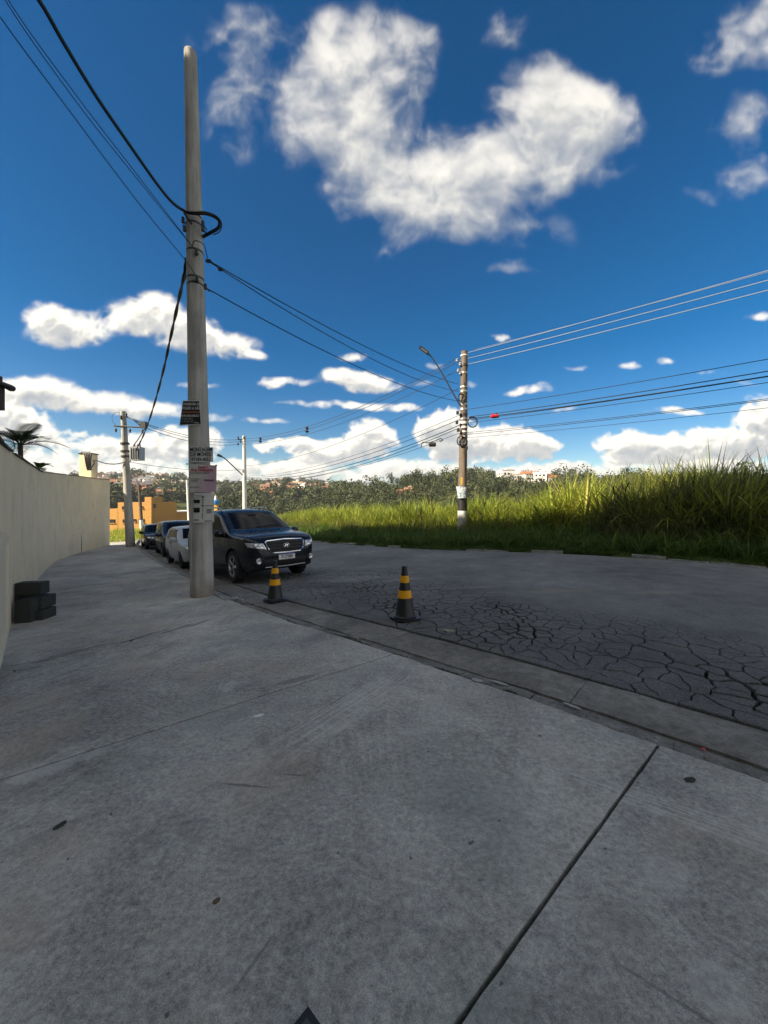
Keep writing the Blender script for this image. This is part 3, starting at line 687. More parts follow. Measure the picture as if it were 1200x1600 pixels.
pre = foot[0] - (foot[1]-foot[0]).normalized() * 2.2
F2 = [Vector((pre.x, pre.y, foot[0].z))] + foot; T2 = [tz[0]] + tz; N2 = [nrm[0]] + nrm
q = MB(); vs = []; rows = 10
for p, zt, n in zip(F2, T2, N2):
    zb = p.z - .25
    for r in range(rows+1): vs.append(tuple(Vector((p.x, p.y, zb + (zt-zb)*r/rows))))
    b = p - n*TH
    for r in range(rows+1): vs.append((b.x, b.y, zt - (zt-zb)*r/rows))
m = 2*(rows+1); L = len(F2)
fs = [(i*m+j, i*m+(j+1)%m, (i+1)*m+(j+1)%m, (i+1)*m+j) for i in range(L-1) for j in range(m)] + [tuple(range(m)), tuple((L-1)*m+j for j in range(m))[::-1]]
q.add([Vector(v) - Vector(WF[0]) for v in vs], fs); o = q.build('wall_face', M_WALL, wall)
bm = bmesh.new(); bm.from_mesh(o.data); bmesh.ops.recalc_face_normals(bm, faces=bm.faces); bm.to_mesh(o.data); bm.free()
# open joint in the render near the far end
jk = min(range(ns), key=lambda k_: abs(pxs_[k_] - 127)); jp, jn = foot[jk], nrm[jk]
q = MB(); q.tube([jp + jn*.002 + Vector((0,0,-.1)) - WF[0], jp + jn*.002 + Vector((.01,0,.5)) - WF[0], jp + jn*.002 + Vector((0,0,1.0)) - WF[0]], [.016, .012, .005], 5); q.build('open_joint', M_CRACK, wall)
# coping tiles along the top
i = 0
for i in range(L-1):
    p0, p1 = F2[i], F2[i+1]; nsub = max(1, int((p1-p0).length/.45))
    for k in range(nsub):
        u0, u1 = k/nsub + .015, (k+1)/nsub - .015
        if random.random() < .06: continue
        a, b = p0.lerp(p1, u0), p0.lerp(p1, u1); za, zb = T2[i]*(1-u0)+T2[i+1]*u0, T2[i]*(1-u1)+T2[i+1]*u1
        n = N2[i]; ov = .035; q = MB(); jz = random.uniform(-.004, .006)
        c = [a+n*ov, b+n*ov, b-n*(TH+ov), a-n*(TH+ov)]; zs = [za, zb, zb, za]
        vv = [Vector((w.x, w.y, z+.004+jz)) - WF[0] for w, z in zip(c, zs)] + [Vector((w.x, w.y, z+.026+jz)) - WF[0] for w, z in zip(c, zs)]
        q.add(vv, [(3,2,1,0),(4,5,6,7),(0,1,5,4),(1,2,6,5),(2,3,7,6),(3,0,4,7)]); q.build('coping_tile', M_COPE, wall)

# ------------------------------------------------------------------ the building at the photographer's back, which shades the street
def m_render(c):
    def f(h):
        n = h.noise(h.mapping(h.pos, scale=(2,2,.3)), 1.2, 5); return h.mix(n, tuple(k*.8 for k in c), tuple(min(1,k*1.12) for k in c))
    return f
M_BLD = mat('building_render', m_render((.42,.38,.31)), .9, .2)
M_GLASSD = plain('dark_glass', (.02,.024,.03), .12, 0, .5, .1)
M_FRAME = plain('window_frame', (.55,.55,.53), .5)
def street_block(name, label, s0, s1, t0, t1, h, storeys):
    b = empty(name); tag(b, label, 'building')
    c = [(s0,t0),(s1,t0),(s1,t1),(s0,t1)]
    pts = [(a*UX+t*NX, a*UY+t*NY) for a, t in c]
    z0 = -2.5; q = MB(); q.prism(pts, z0, h); q.build('wall', M_BLD, b)
    q = MB(); q2 = [(a*UX+t*NX, a*UY+t*NY) for a, t in ((s0-.15,t0-.15),(s1+.15,t0-.15),(s1+.15,t1+.15),(s0-.15,t1+.15))]; q.prism(q2, h + .003, h + .28); q.build('parapet', M_FRAME, b)
    ang = math.atan2(UY, UX); sh = (h - .6) / storeys
    for fl in range(storeys):
        a = s0 + 1.4
        while a < s1 - 1.2:
            zc = .3 + fl*sh + sh*.55
            w = MB(); x, y = (a*UX + (t1+.02)*NX, a*UY + (t1+.02)*NY); w.box((x, y, zc), (1.3, .08, 1.25), ang); wo_ = w.build('window', M_FRAME, b)
            g = MB(); x, y = (a*UX + (t1+.05)*NX, a*UY + (t1+.05)*NY); g.box((x, y, zc), (1.14, .04, 1.09), ang); g.build('pane', M_GLASSD, wo_)
            a += 2.7
    return b
street_block('apartment_building', 'tall beige building at the edge of the sidewalk behind the viewer', -16, 10.9, -22, -9.5, 24.6, 8)
street_block('apartment_building', 'long lower beige building behind the left boundary wall', 11.2, 30, -22, -9.5, 18.45, 6)
# ------------------------------------------------------------------ vehicles
def m_paint(name, c, rough=.22):
    def f(h):
        h.bs.inputs['Coat Weight'].default_value = .12; h.bs.inputs['Coat Roughness'].default_value = .06
        n = h.noise(h.obj, 3.0, 5, .6); d = h.ss(h.sep(h.obj)[2], .75, .25, 0, .18)       # road dust low on the body
        col = h.mix(n, tuple(k*.92 for k in c), tuple(k*1.08 for k in c))
        h.put(h.bs.inputs['Roughness'], h.lin(n, .3, .7, rough*.8, rough*1.4))
        return h.mix(h.m('MULTIPLY', d, n), col, (.12,.11,.10))
    return mat(name, f, rough, .35)
M_NAVY = m_paint('midnight_blue_paint', (.004,.006,.012)); M_VAN = m_paint('dark_blue_paint', (.012,.018,.040)); M_WHITEP = m_paint('silver_white_paint', (.42,.44,.46), .3); M_BLKP = m_paint('black_paint', (.012,.012,.014))
M_TYRE = plain('tyre_rubber', (.016,.016,.017), .85, var=.3); M_ALLOY = plain('alloy', (.36,.37,.39), .35, .8, .5)
M_CHROME = plain('chrome', (.75,.76,.78), .12, 1.0, .5, .04); M_BLACKPL = plain('black_plastic', (.014,.014,.015), .55, var=.2)
M_WIN = plain('tinted_window', (.005,.006,.008), .05, 0, .07, .1)
def m_lamp(h):
    n = h.voro(h.obj, 22, out='Color'); h.bs.inputs['Coat Weight'].default_value = 1; h.bs.inputs['Metallic'].default_value = .35
    return h.mix(h.sep(n)[0], (.24,.26,.28), (.72,.74,.76))
M_LAMP = mat('headlamp', m_lamp, .18, .6)
M_PLATE = plain('plate_white', (.72,.72,.71), .5, var=.05); M_BLUE = plain('plate_blue', (.02,.06,.30), .5, var=.1); M_INK = plain('black_ink', (.02,.02,.022), .7, var=.1)

def car_body(sp, n_x=64):
    L = sp['L']/2
    dens = np.linspace(-1, 1, n_x); xs = L*np.sign(dens)*(1-(1-np.abs(dens))**1.35)
    def itp_s(tab, x, sg=.045):                       # table lookup rounded off by a short running mean
        o = np.linspace(-2, 2, 9)*sg; w = np.exp(-.5*(o/sg)**2); lim = min(1.0, (L-abs(x))/.09)
        return float((np.interp(np.clip(x + o*lim, -L, L), [a for a, b in tab], [b for a, b in tab])*w).sum()/w.sum())
    itp = lambda tab, x: itp_s(tab, x)
    top = np.array([itp_s(sp['top'], x, .07) for x in xs])
    sec = []; W0 = sp['W']/2
    for x, zt in zip(xs, top):
        zb = itp(sp['bot'], x); w = W0*itp(sp['plan'], x); belt = itp(sp['belt'], x); roof = sp['H']
        def side(z):
            if z <= belt:
                u = max(0, (belt - z)/(belt - .25)); return w*(1 - .015*u - .07*u**4 + .012*math.sin(min(1, u*1.6)*math.pi))
            return w*(1 - sp['tumble']*((z-belt)/(roof-belt))**1.15 - .012)
        r = min(sp.get('edge', .09), (zt-zb)*.4); ze = zt - r - .03; pts = [(0, zb), (side(zb+.02)*.55, zb), (side(zb+.02)*.9, zb + .005)]
        for j in range(13): z = zb + .03 + (ze - zb - .03)*j/12; pts.append((side(z), z))
        ye = side(ze)
        for a in (18, 36, 54, 72, 90): pts.append((ye - r*1.3*(1-math.cos(R(a))), ze + r*math.sin(R(a))))
        yt = pts[-1][0]; zt0 = pts[-1][1]
        for u in (.8, .6, .4, .2, 0): pts.append((yt*u, zt0 + .03*(1-u*u)))
        sec.append([(x, y, z) for y, z in pts])
    n = len(sec[0]); vs = []; fs = []
    for s_ in sec: vs += s_ + [(x, -y, z) for x, y, z in s_[1:-1][::-1]]
    m = 2*n - 2
    for i in range(len(sec)-1):
        for j in range(m): fs.append((i*m+j, i*m+(j+1)%m, (i+1)*m+(j+1)%m, (i+1)*m+j))
    fs += [tuple(range(m)), tuple((len(sec)-1)*m+j for j in range(m))[::-1]]
    me = bpy.data.meshes.new('body'); me.from_pydata(vs, [], fs)
    bm = bmesh.new(); bm.from_mesh(me); bmesh.ops.recalc_face_normals(bm, faces=bm.faces); bm.to_mesh(me); bm.free()
    o = bpy.data.objects.new('tmp', me); COL.objects.link(o); cut = []
    for ax in sp['axles']:
        for sy in (-1, 1):
            q = MB(); q.lathe([(sp['arch'], -.18), (sp['arch'], .25)], 28, Matrix.Translation((ax, sy*(W0-.05), sp['wr'])) @ Matrix.Rotation(R(-90*sy), 4, 'X'))
            c = q.build('cut', None); bmc = bmesh.new(); bmc.from_mesh(c.data); bmesh.ops.recalc_face_normals(bmc, faces=bmc.faces); bmc.to_mesh(c.data); bmc.free()
            md = o.modifiers.new('b', 'BOOLEAN'); md.operation = 'DIFFERENCE'; md.object = c; md.solver = 'EXACT'; cut.append(c)
    bpy.context.view_layer.update(); dg = bpy.context.evaluated_depsgraph_get()
    out = bpy.data.meshes.new_from_object(o.evaluated_get(dg)); bpy.data.objects.remove(o)
    for c in cut: bpy.data.objects.remove(c)
    for p in out.polygons: p.use_smooth = True
    try: out.set_sharp_from_angle(angle=R(38))
    except Exception: pass
    out.materials.clear(); assert len(out.polygons) > 500, 'arch cut failed'
    return out
def wheel(root, x, y, sy, sp, rim_mat):
    r, w = sp['wr'], sp.get('ww', .215)
    M = Matrix.Translation((x, y, r)) @ Matrix.Rotation(R(-90*sy), 4, 'X')
    q = MB(); q.lathe([(r*.66, -w/2), (r*.92, -w/2), (r*.985, -w*.38), (r, -w*.2), (r, w*.2), (r*.985, w*.38), (r*.92, w/2), (r*.68, w/2), (r*.66, w*.40)], 30, M, False)
    t = q.build('wheel', M_TYRE, root, True)
    q = MB(); q.lathe([(r*.67, w*.30), (r*.66, w*.47), (r*.61, w*.47), (r*.58, w*.30)], 30, M, False)
    q.lathe([(r*.15, w*.2), (r*.15, w*.40), (r*.03, w*.43)], 14, M)
    for k in range(5):
        for d in (-.10, .10):
            a = 2*math.pi*k/5 + d
            p0, p1 = Vector((math.cos(a)*r*.10, math.sin(a)*r*.10, w*.38)), Vector((math.cos(a*1.0)*r*.62, math.sin(a)*r*.62, w*.42))
            q.tube([M @ p0, M @ p1], r*.042, 5)
    q.build('rim', rim_mat, t, True)
    q = MB(); q.lathe([(r*.64, 0), (r*.64, w*.12)], 20, M); q.build('brake', M_BLACKPL, t)
class Skin:
    """lays panels on a body surface by dropping points onto it"""
    def __init__(self, me, root): 
        bm = bmesh.new(); bm.from_mesh(me); bmesh.ops.triangulate(bm, faces=bm.faces); self.b = BVHTree.FromBMesh(bm); bm.free(); self.root = root
    def hit(self, a, b, view, off):
        if view == 'F': o, d = Vector((6, a, b)), Vector((-1, 0, 0))
        elif view == 'R': o, d = Vector((a, -4, b)), Vector((0, 1, 0))
        elif view == 'L': o, d = Vector((a, 4, b)), Vector((0, -1, 0))
        else: o, d = Vector((a, b, 5)), Vector((0, 0, -1))
        h = self.b.ray_cast(o, d)
        if h[0] is None:
            h = self.b.find_nearest(o + d*(4 if view == 'F' else 3))
        n = h[1] if h[1].dot(d) < 0 else -h[1]
        return h[0] + n*off
    def patch(self, name, c4, view, material, off=.006, nu=10, nv=8, parent=None, depth=.012):
        """c4: corners (a,b) counter-clockwise"""
        vs = []
        for o in (off, off - depth):
            for i in range(nu+1):
                for j in range(nv+1):
                    u, v = i/nu, j/nv
                    p = [(1-u)*(1-v)*c4[0][k] + u*(1-v)*c4[1][k] + u*v*c4[2][k] + (1-u)*v*c4[3][k] for k in (0, 1)]
                    vs.append(self.hit(p[0], p[1], view, o))
        w = nv+1; N = (nu+1)*w
        fs = [(i*w+j, (i+1)*w+j, (i+1)*w+j+1, i*w+j+1) for i in range(nu) for j in range(nv)]
        ring = [i*w for i in range(nu+1)] + [nu*w+j for j in range(1, w)] + [i*w+nv for i in range(nu-1, -1, -1)] + list(range(nv-1, 0, -1))
        fs += [(ring[k], ring[(k+1)%len(ring)], N+ring[(k+1)%len(ring)], N+ring[k]) for k in range(len(ring))]
        q = MB(); q.add(vs, fs); o = q.build(name, material, parent or self.root, True)
        bm = bmesh.new(); bm.from_mesh(o.data); bmesh.ops.recalc_face_normals(bm, faces=bm.faces); bm.to_mesh(o.data); bm.free()
        return o
    def line(self, name, pts, view, material, r=.008, off=.002, closed=False, parent=None, n=6):
        q = MB(); P = []
        L = pts + [pts[0]] if closed else pts
        for i in range(len(L)-1):
            for k in range(n): u = k/n; P.append(self.hit(L[i][0]*(1-u)+L[i+1][0]*u, L[i][1]*(1-u)+L[i+1][1]*u, view, off))
        if not closed: P.append(self.hit(L[-1][0], L[-1][1], view, off))
        q.tube(P, r, 6, closed=closed); return q.build(name, material, parent or self.root, True)
def place_on_street(root, s_front_axle, tau_center, wheelbase, ax_f, yaw=0):
    """front of the car looks towards -s; sits on both axles"""
    sf, sr = s_front_axle, s_front_axle + wheelbase
    a, b = P3(sf, tau_center), P3(sr, tau_center); d = (a - b).normalized(); left = Vector((0,0,1)).cross(d).normalized(); up = d.cross(left)
    if yaw:
        d = Matrix.Rotation(R(yaw), 3, up) @ d; left = up.cross(d)
    M = Matrix((d, left, up)).transposed().to_4x4(); M.translation = a - d*ax_f; root.matrix_world = M

def base_car(name, label, sp, paint, rim_mat, cat='car'):
    root = empty(name); tag(root, label, cat); me = car_body(sp); obj('body', me, paint, root); sk = Skin(me, root); Wh = sp['W']/2
    for ax in sp['axles']:
        for sy in (-1, 1): wheel(root, ax, sy*(Wh - .135), sy, sp, rim_mat)
    for view in ('R', 'L'):
        for pts in sp['side_win']: sk.patch('side_window', pts, view, M_WIN, .004, 10, 6)
        for pts in sp['seams']: sk.line('door_seam', pts, view, M_BLACKPL, .005, -.001)
        for (a, b) in sp['handles']: sk.line('door_handle', [(a-.08, b), (a+.08, b+.004)], view, sp.get('handle_mat', paint), .016, .022)
    sk.patch('windshield', sp['screen'], 'F', M_WIN, .006, 8, 5)
    for sy in (-1, 1):
        q = MB(); M = Matrix.Translation((sp['mirror'][0], sy*(Wh + .10), sp['mirror'][1])) @ Matrix.Diagonal((.10, .12, .085, 1))
        q.lathe([(.25,-1),(.8,-.75),(1,-.2),(1,.3),(.8,.8),(.3,1)], 12, M); q.tube([(sp['mirror'][0], sy*(Wh+.05), sp['mirror'][1]-.05), (sp['mirror'][0]-.02, sy*(Wh-.10), sp['mirror'][1]-.09)], .03, 6); q.build('mirror', paint, root, True)
    return root, sk
# --- SUV by the near cone
SUV = dict(L=4.66, W=1.89, H=1.73, cowl=1.12, tumble=.215, edge=.10, wr=.362, ww=.24, arch=.415, axles=(1.40, -1.30),
    top=[(-2.33,.78),(-2.30,1.0),(-2.22,1.16),(-2.12,1.45),(-2.02,1.62),(-1.8,1.67),(-1.0,1.725),(-.3,1.73),(.10,1.69),(.30,1.62),(1.12,1.165),(1.3,1.13),(1.75,1.085),(2.02,1.045),(2.17,.995),(2.26,.92),(2.33,.76)],
    bot=[(-2.33,.50),(-2.25,.34),(-2.0,.27),(0,.25),(2.0,.25),(2.22,.28),(2.30,.36),(2.33,.46)],
    belt=[(-2.33,1.06),(0,1.02),(1.12,1.0),(2.33,.9)], plan=[(-2.33,.80),(-2.25,.90),(-2.0,.965),(-1.0,1),(1.2,1),(1.7,.98),(2.0,.935),(2.15,.88),(2.26,.79),(2.33,.64)],
    screen=[(-.69,1.20),(.69,1.20),(.58,1.60),(-.58,1.60)], mirror=(.92, 1.10),
    side_win=[[(.86,1.08),(.02,1.08),(.02,1.52),(.28,1.52)], [(-.06,1.08),(-.92,1.10),(-.90,1.55),(-.06,1.55)], [(-1.02,1.11),(-1.86,1.20),(-1.70,1.50),(-1.0,1.54)]],
    seams=[[(.98,.42),(1.0,1.02)], [(-.02,.36),(-.02,1.05)], [(-.98,.42),(-.98,.75),(-.90,1.05)], [(1.0,.36),(-.9,.36)]], handles=[(.18,.93),(-.78,.95)])
SUV['handle_mat'] = M_CHROME
suv, sk = base_car('parked_suv', 'dark blue sport utility vehicle parked at the kerb beside the large utility pole', SUV, M_NAVY, M_ALLOY)
sk.line('hood_edge', [(-.66,.93),(-.30,.985),(.30,.985),(.66,.93)], 'F', M_BLACKPL, .006, 0)
sk.patch('grille', [(-.40,.665),(.40,.665),(.47,.885),(-.47,.885)], 'F', M_BLACKPL, .010, 14, 6)
sk.line('grille_surround', [(-.36,.645),(0,.635),(.36,.645),(.43,.70),(.50,.86),(.46,.905),(0,.925),(-.46,.905),(-.50,.86),(-.43,.70)], 'F', M_CHROME, .017, .012, True)
for zc in (.72,.78,.84): sk.line('grille_bar', [(-.43,zc),(0,zc),(.43,zc)], 'F', M_BLACKPL, .010, .018)
for sy in (-1, 1):
    hl = sk.patch('headlight', [(sy*.50,.735),(sy*.845,.80),(sy*.875,.895),(sy*.555,.865)], 'F', M_LAMP, .008, 10, 5)
    for (a, b, r) in ((.60,.80,.040), (.72,.825,.034)):
        P = sk.hit(sy*a, b, 'F', .010); q = MB(); q.lathe([(r,-.01),(r,.012),(r*.6,.014),(r*.2,.004)], 14, Matrix.Translation(P) @ Matrix.Rotation(R(90), 4, 'Y')); q.build('lamp_lens', M_CHROME, hl, True)
    fp = sk.patch('fog_recess', [(sy*.56,.42),(sy*.80,.45),(sy*.80,.57),(sy*.56,.56)], 'F', M_BLACKPL, .004, 6, 5)
    P = sk.hit(sy*.67, .495, 'F', .012); q = MB(); q.lathe([(.062,-.02),(.062,.014),(.046,.016),(.03,.008)], 18, Matrix.Translation(P) @ Matrix.Rotation(R(90), 4, 'Y')); q.build('fog_lamp', M_LAMP, suv, True)
sk.patch('lower_intake', [(-.50,.36),(.50,.36),(.56,.52),(-.56,.52)], 'F', M_BLACKPL, .004, 12, 5)
sk.line('skid_trim', [(-.52,.345),(0,.335),(.52,.345)], 'F', M_ALLOY, .014, .006)
def plate(parent, P, text_, w=.40, hgt=.13):
    q = MB(); q.box((P.x + .006, P.y, P.z), (.012, w, hgt)); pl = q.build('license_plate', M_PLATE, parent)
    q = MB(); q.box((P.x + .0135, P.y, P.z + hgt*.39), (.003, w*.985, hgt*.2)); q.build('plate_header', M_BLUE, pl)
    Mx = Matrix.Translation((P.x + .0145, P.y, P.z - hgt*.1)) @ Matrix.Rotation(R(90), 4, 'Z') @ Matrix.Rotation(R(90), 4, 'X')
    text_obj('plate_lettering', text_, hgt*.80, M_INK, pl, Mx, .80)
plate(suv, sk.hit(0, .555, 'F', .012), 'EVZ9J88', .42, .135)
# emblem: slanted letter in an oval ring
P = sk.hit(0, .785, 'F', .026); q = MB(); q.tube([(P.x, P.y + .085*math.cos(2*math.pi*k/24), P.z + .046*math.sin(2*math.pi*k/24)) for k in range(24)], .004, 6, closed=True)
for a in (-1, 1): q.tube([(P.x, P.y + a*.030 - .018, P.z - .034), (P.x, P.y + a*.030 + .018, P.z + .034)], .012, 6)
q.tube([(P.x, P.y - .03, P.z - .006), (P.x, P.y + .03, P.z + .006)], .012, 6); q.build('emblem', M_CHROME, suv, True)
for sy in (-1, 1):
    q = MB(); q.tube(catmull([(.05, sy*.66, 1.66), (-.02, sy*.655, 1.735), (-.5, sy*.65, 1.775), (-1.4, sy*.64, 1.755), (-1.78, sy*.63, 1.70), (-1.84, sy*.63, 1.64)], 4), .019, 8); q.build('roof_rail', M_ALLOY, suv, True)
    q = MB(); a = sk.hit(sy*.10 - .02, 1.215, 'F', .012); b = sk.hit(sy*.10 + .50, 1.25, 'F', .012); q.tube([a, a.lerp(b, .5), b], .008, 5); q.build('wiper', M_BLACKPL, suv)
q = MB(); P = sk.hit(0, 1.53, 'F', .012); q.box(P, (.02, .22, .05)); q.build('mirror_housing', M_BLACKPL, suv)
place_on_street(suv, 8.60, 4.40 , 2.70, 1.40, 6); suv.scale = (1.01, 1.01, 1.07)

# --- dark blue minivan further down
VAN = dict(L=4.2, W=1.74, H=1.63, cowl=1.25, tumble=.20, edge=.11, wr=.31, ww=.2, arch=.35, axles=(1.28, -1.30),
    top=[(-2.1,.78),(-2.07,1.05),(-1.98,1.35),(-1.8,1.54),(-1.3,1.61),(-.4,1.63),(.1,1.60),(.35,1.52),(1.25,1.04),(1.45,.98),(1.75,.92),(1.92,.84),(2.03,.72),(2.1,.58)],
    bot=[(-2.1,.48),(-2.0,.3),(-1.8,.22),(1.8,.2),(2.0,.25),(2.1,.38)], belt=[(-2.1,.98),(0,.95),(1.2,.90),(2.1,.8)],
    plan=[(-2.1,.78),(-2.0,.9),(-1.7,.97),(-.8,1),(1.1,1),(1.5,.965),(1.8,.87),(1.95,.76),(2.05,.62),(2.1,.48)],
    screen=[(-.64,1.09),(.64,1.09),(.52,1.50),(-.52,1.50)], mirror=(.98, .99),
    side_win=[[(.98,1.0),(.10,1.0),(.10,1.42),(.38,1.42)], [(.02,1.0),(-.85,1.0),(-.83,1.44),(.02,1.44)], [(-.95,1.02),(-1.72,1.08),(-1.58,1.40),(-.93,1.43)]],
    seams=[[(1.0,.36),(1.02,.94)], [(.06,.32),(.06,.98)], [(-.90,.36),(-.90,.98)]], handles=[(.22,.86),(-.72,.87)])
def face_small(car, sk, sp, zl, zg, plate_text=None):
    for sy in (-1, 1):
        hl = sk.patch('headlight', [(sy*.34,zl-.055),(sy*.64,zl-.03),(sy*.70,zl+.06),(sy*.42,zl+.055)], 'F', M_LAMP, .008, 8, 5)
        P = sk.hit(sy*.52, zl, 'F', .010); q = MB(); q.lathe([(.045,-.01),(.045,.012),(.02,.004)], 12, Matrix.Translation(P) @ Matrix.Rotation(R(90), 4, 'Y')); q.build('lamp_lens', M_CHROME, hl, True)
    sk.patch('grille', [(-.26,zg-.035),(.26,zg-.035),(.28,zg+.04),(-.28,zg+.04)], 'F', M_BLACKPL, .006, 8, 4)
    sk.patch('lower_intake', [(-.45,.30),(.45,.30),(.48,.42),(-.48,.42)], 'F', M_BLACKPL, .004, 8, 4)
    sk.line('bumper_trim', [(-.58,.50),(0,.52),(.58,.50)], 'F', M_BLACKPL, .016, .004)
    P = sk.hit(0, zg+.005, 'F', .012); q = MB(); q.tube([(P.x, P.y + .05*math.cos(2*math.pi*k/16), P.z + .035*math.sin(2*math.pi*k/16)) for k in range(16)], .008, 6, closed=True); q.build('emblem', M_CHROME, car, True)
van, sk = base_car('parked_minivan', 'dark blue minivan with clear headlights parked behind the small white hatchback', VAN, M_VAN, M_BLACKPL)
face_small(van, sk, VAN, .70, .66)
q = MB(); P = sk.hit(0, .45, 'F', .02); q.box(P, (.01, .36, .11)); q.build('license_plate', M_ALLOY, van)
place_on_street(van, 18.5, 4.15, 2.58, 1.28)
# --- small white hatchback, half hidden by the pole
HAT = dict(L=3.75, W=1.60, H=1.42, cowl=.86, tumble=.19, edge=.07, wr=.275, ww=.175, arch=.315, axles=(1.14, -1.22),
    top=[(-1.87,.72),(-1.83,.95),(-1.70,1.20),(-1.52,1.36),(-1.0,1.41),(-.4,1.42),(.0,1.39),(.18,1.33),(.86,.93),(1.2,.89),(1.6,.83),(1.78,.76),(1.84,.68),(1.87,.58)],
    bot=[(-1.87,.45),(-1.78,.3),(-1.5,.21),(1.5,.2),(1.78,.24),(1.87,.36)], belt=[(-1.87,.90),(0,.88),(1.87,.8)],
    plan=[(-1.87,.84),(-1.8,.93),(-1.5,.98),(1.0,1),(1.5,.97),(1.72,.92),(1.83,.84),(1.87,.76)],
    screen=[(-.60,.97),(.60,.97),(.50,1.31),(-.50,1.31)], mirror=(.66, .95),
    side_win=[[(.64,.92),(-.42,.92),(-.42,1.28),(.20,1.28)], [(-.52,.92),(-1.42,.95),(-1.22,1.26),(-.52,1.28)]],
    seams=[[(.74,.34),(.76,.88)], [(-.47,.30),(-.47,.90)]], handles=[(-.32,.80)])
HAT['handle_mat'] = M_BLACKPL
hatch, sk = base_car('parked_hatchback', 'small white two door hatchback parked behind the large utility pole', HAT, M_WHITEP, M_BLACKPL)
face_small(hatch, sk, HAT, .66, .66)
place_on_street(hatch, 13.25, 3.90, 2.36, 1.14)
# --- far dark car, mostly hidden behind the minivan
SED = dict(HAT); SED['handle_mat'] = M_BLKP
sed, sk = base_car('parked_car', 'far dark car peeking out on the left behind the minivan', SED, M_BLKP, M_BLACKPL)
face_small(sed, sk, SED, .66, .66)
place_on_street(sed, 24.2, 3.85, 2.36, 1.14)
# ------------------------------------------------------------------ utility poles
def m_pole(c1, c2, stain):
    def f(h):
        p = h.obj; a = h.noise(h.mapping(p, scale=(9, 9, .5)), 1.0, 5, .65); b = h.noise(p, 1.4, 4); c = h.noise(p, 55, 4, .7); pit = h.voro(p, 26)
        v = h.m('MULTIPLY_ADD', h.m('SUBTRACT', b, .5), .6, h.m('MULTIPLY_ADD', h.m('SUBTRACT', c, .5), .4, a))
        col = h.mix(h.ss(v, .2, .85), c1, c2); col = h.mix(h.ss(pit, .16, .06, 0, .7), col, (.05,.05,.045))
        col = h.mix(h.ss(h.noise(h.mapping(p, scale=(3,3,.8)), 1.3, 5), .52, .7, 0, .5), col, stain)
        foot = h.ss(h.m('ADD', h.sep(p)[2], h.m('MULTIPLY', h.noise(p, 6, 4), .35)), .55, .18, 0, .6)        # rusty splash stain near the ground
        col = h.mix(foot, col, (.17,.12,.075)); bump(h, h.m('ADD', c, h.m('MULTIPLY', a, .5)), .4, .01); return col
    return f
M_POLE = mat('pole_concrete', m_pole((.25,.243,.225), (.50,.487,.455), (.20,.195,.18)), .9, .2)
M_POLEB = mat('old_pole_concrete', m_pole((.065,.050,.038), (.22,.175,.14), (.05,.04,.033)), .9, .2)
M_POLEW = mat('white_pole', m_pole((.50,.50,.48), (.74,.74,.72), (.5,.5,.48)), .7, .3)
M_STEEL = plain('galvanised_steel', (.34,.35,.36), .45, .7); M_DARKST = plain('dark_steel', (.05,.05,.055), .5, .4); M_CABLE = plain('black_cable', (.008,.008,.009), .5, var=.2)
M_WIREG = plain('aluminium_wire', (.36,.37,.38), .4, .6); M_PORC = plain('porcelain', (.30,.30,.31), .3); M_WHITE = plain('white_paint', (.72,.72,.70), .7, var=.12); M_BANDB = plain('black_paint_band', (.012,.012,.014), .6)
M_YEL = plain('yellow_paint', (.75,.42,.02), .6, var=.25); M_RED = plain('red_plastic', (.40,.012,.02), .5)
def pole(name, label, base, top, r0, r1, material, n=24):
    """tapered concrete pole, leaning as its ends say; object origin at the foot"""
    base, top = Vector(base), Vector(top); root = empty(name, base); tag(root, label, 'utility pole'); v = top - base; q = MB()
    pts = [v*k/14 for k in range(15)]; pts[0] = -v.normalized()*.3
    q.tube(pts, [r0 + (r1-r0)*k/14 for k in range(15)], n); q.build('pole_shaft', material, root, True); return root, base, v
def ring(root, base, v, h, r, material, name='band', w=.05, parent=None):
    q = MB(); u = v.normalized(); c = v*(h/v.length); M = u.to_track_quat('Z', 'Y').to_matrix().to_4x4(); M.translation = c
    q.lathe([(r*.96,-w/2),(r,-w/2),(r,w/2),(r*.96,w/2)], 20, M); return q.build(name, material, parent or root, True)

# large pole on the near sidewalk
PB = on_ground(316, 931, .02); YP = PB.y; PT = at(297.5, 84, YP)
pole1, b1, v1 = pole('utility_pole', 'large grey concrete utility pole with posters, on the near sidewalk edge', PB, PT, 17*YP/FPX, 9*YP/FPX, M_POLE)
def on1(px, py, toward=0.0): return at(px, py, YP - toward)
def local(root_base, p): return Vector(p) - Vector(root_base)
q = MB(); q.lathe([(9.2*YP/FPX,0),(9*YP/FPX,.02),(7*YP/FPX,.05),(2*YP/FPX,.065)], 20, Matrix.Translation(v1)); q.build('pole_cap', M_POLE, pole1, True)
for a in (-2.05, .55):                                                  # mould seams
    q = MB(); r0, r1 = 17.05*YP/FPX, 9.05*YP/FPX
    q.tube([v1*k/10 + Vector((math.cos(a), math.sin(a), 0))*(r0+(r1-r0)*k/10) for k in range(11)], .007, 5); q.build('mould_seam', M_POLE, pole1)
for py in (341, 353, 395, 437, 447):
    h = (at(0, py, YP).z - PB.z); rr = (17 + (9-17)*h/v1.length)*YP/FPX + .006; ring(pole1, b1, v1, h, rr, M_DARKST, 'clamp_band', .035)
for px, py in ((286, 344), (288, 357), (317, 350), (317, 357), (307, 394), (308, 436), (321, 448)):
    q = MB(); c = local(PB, on1(px, py, .16)); q.tube([c + Vector((0,0,-.05)), c + Vector((0,0,.05))], [.03, .03], 8); q.tube([c, c + Vector((0,.16,0))], .014, 6); q.build('insulator', M_DARKST, pole1, True)
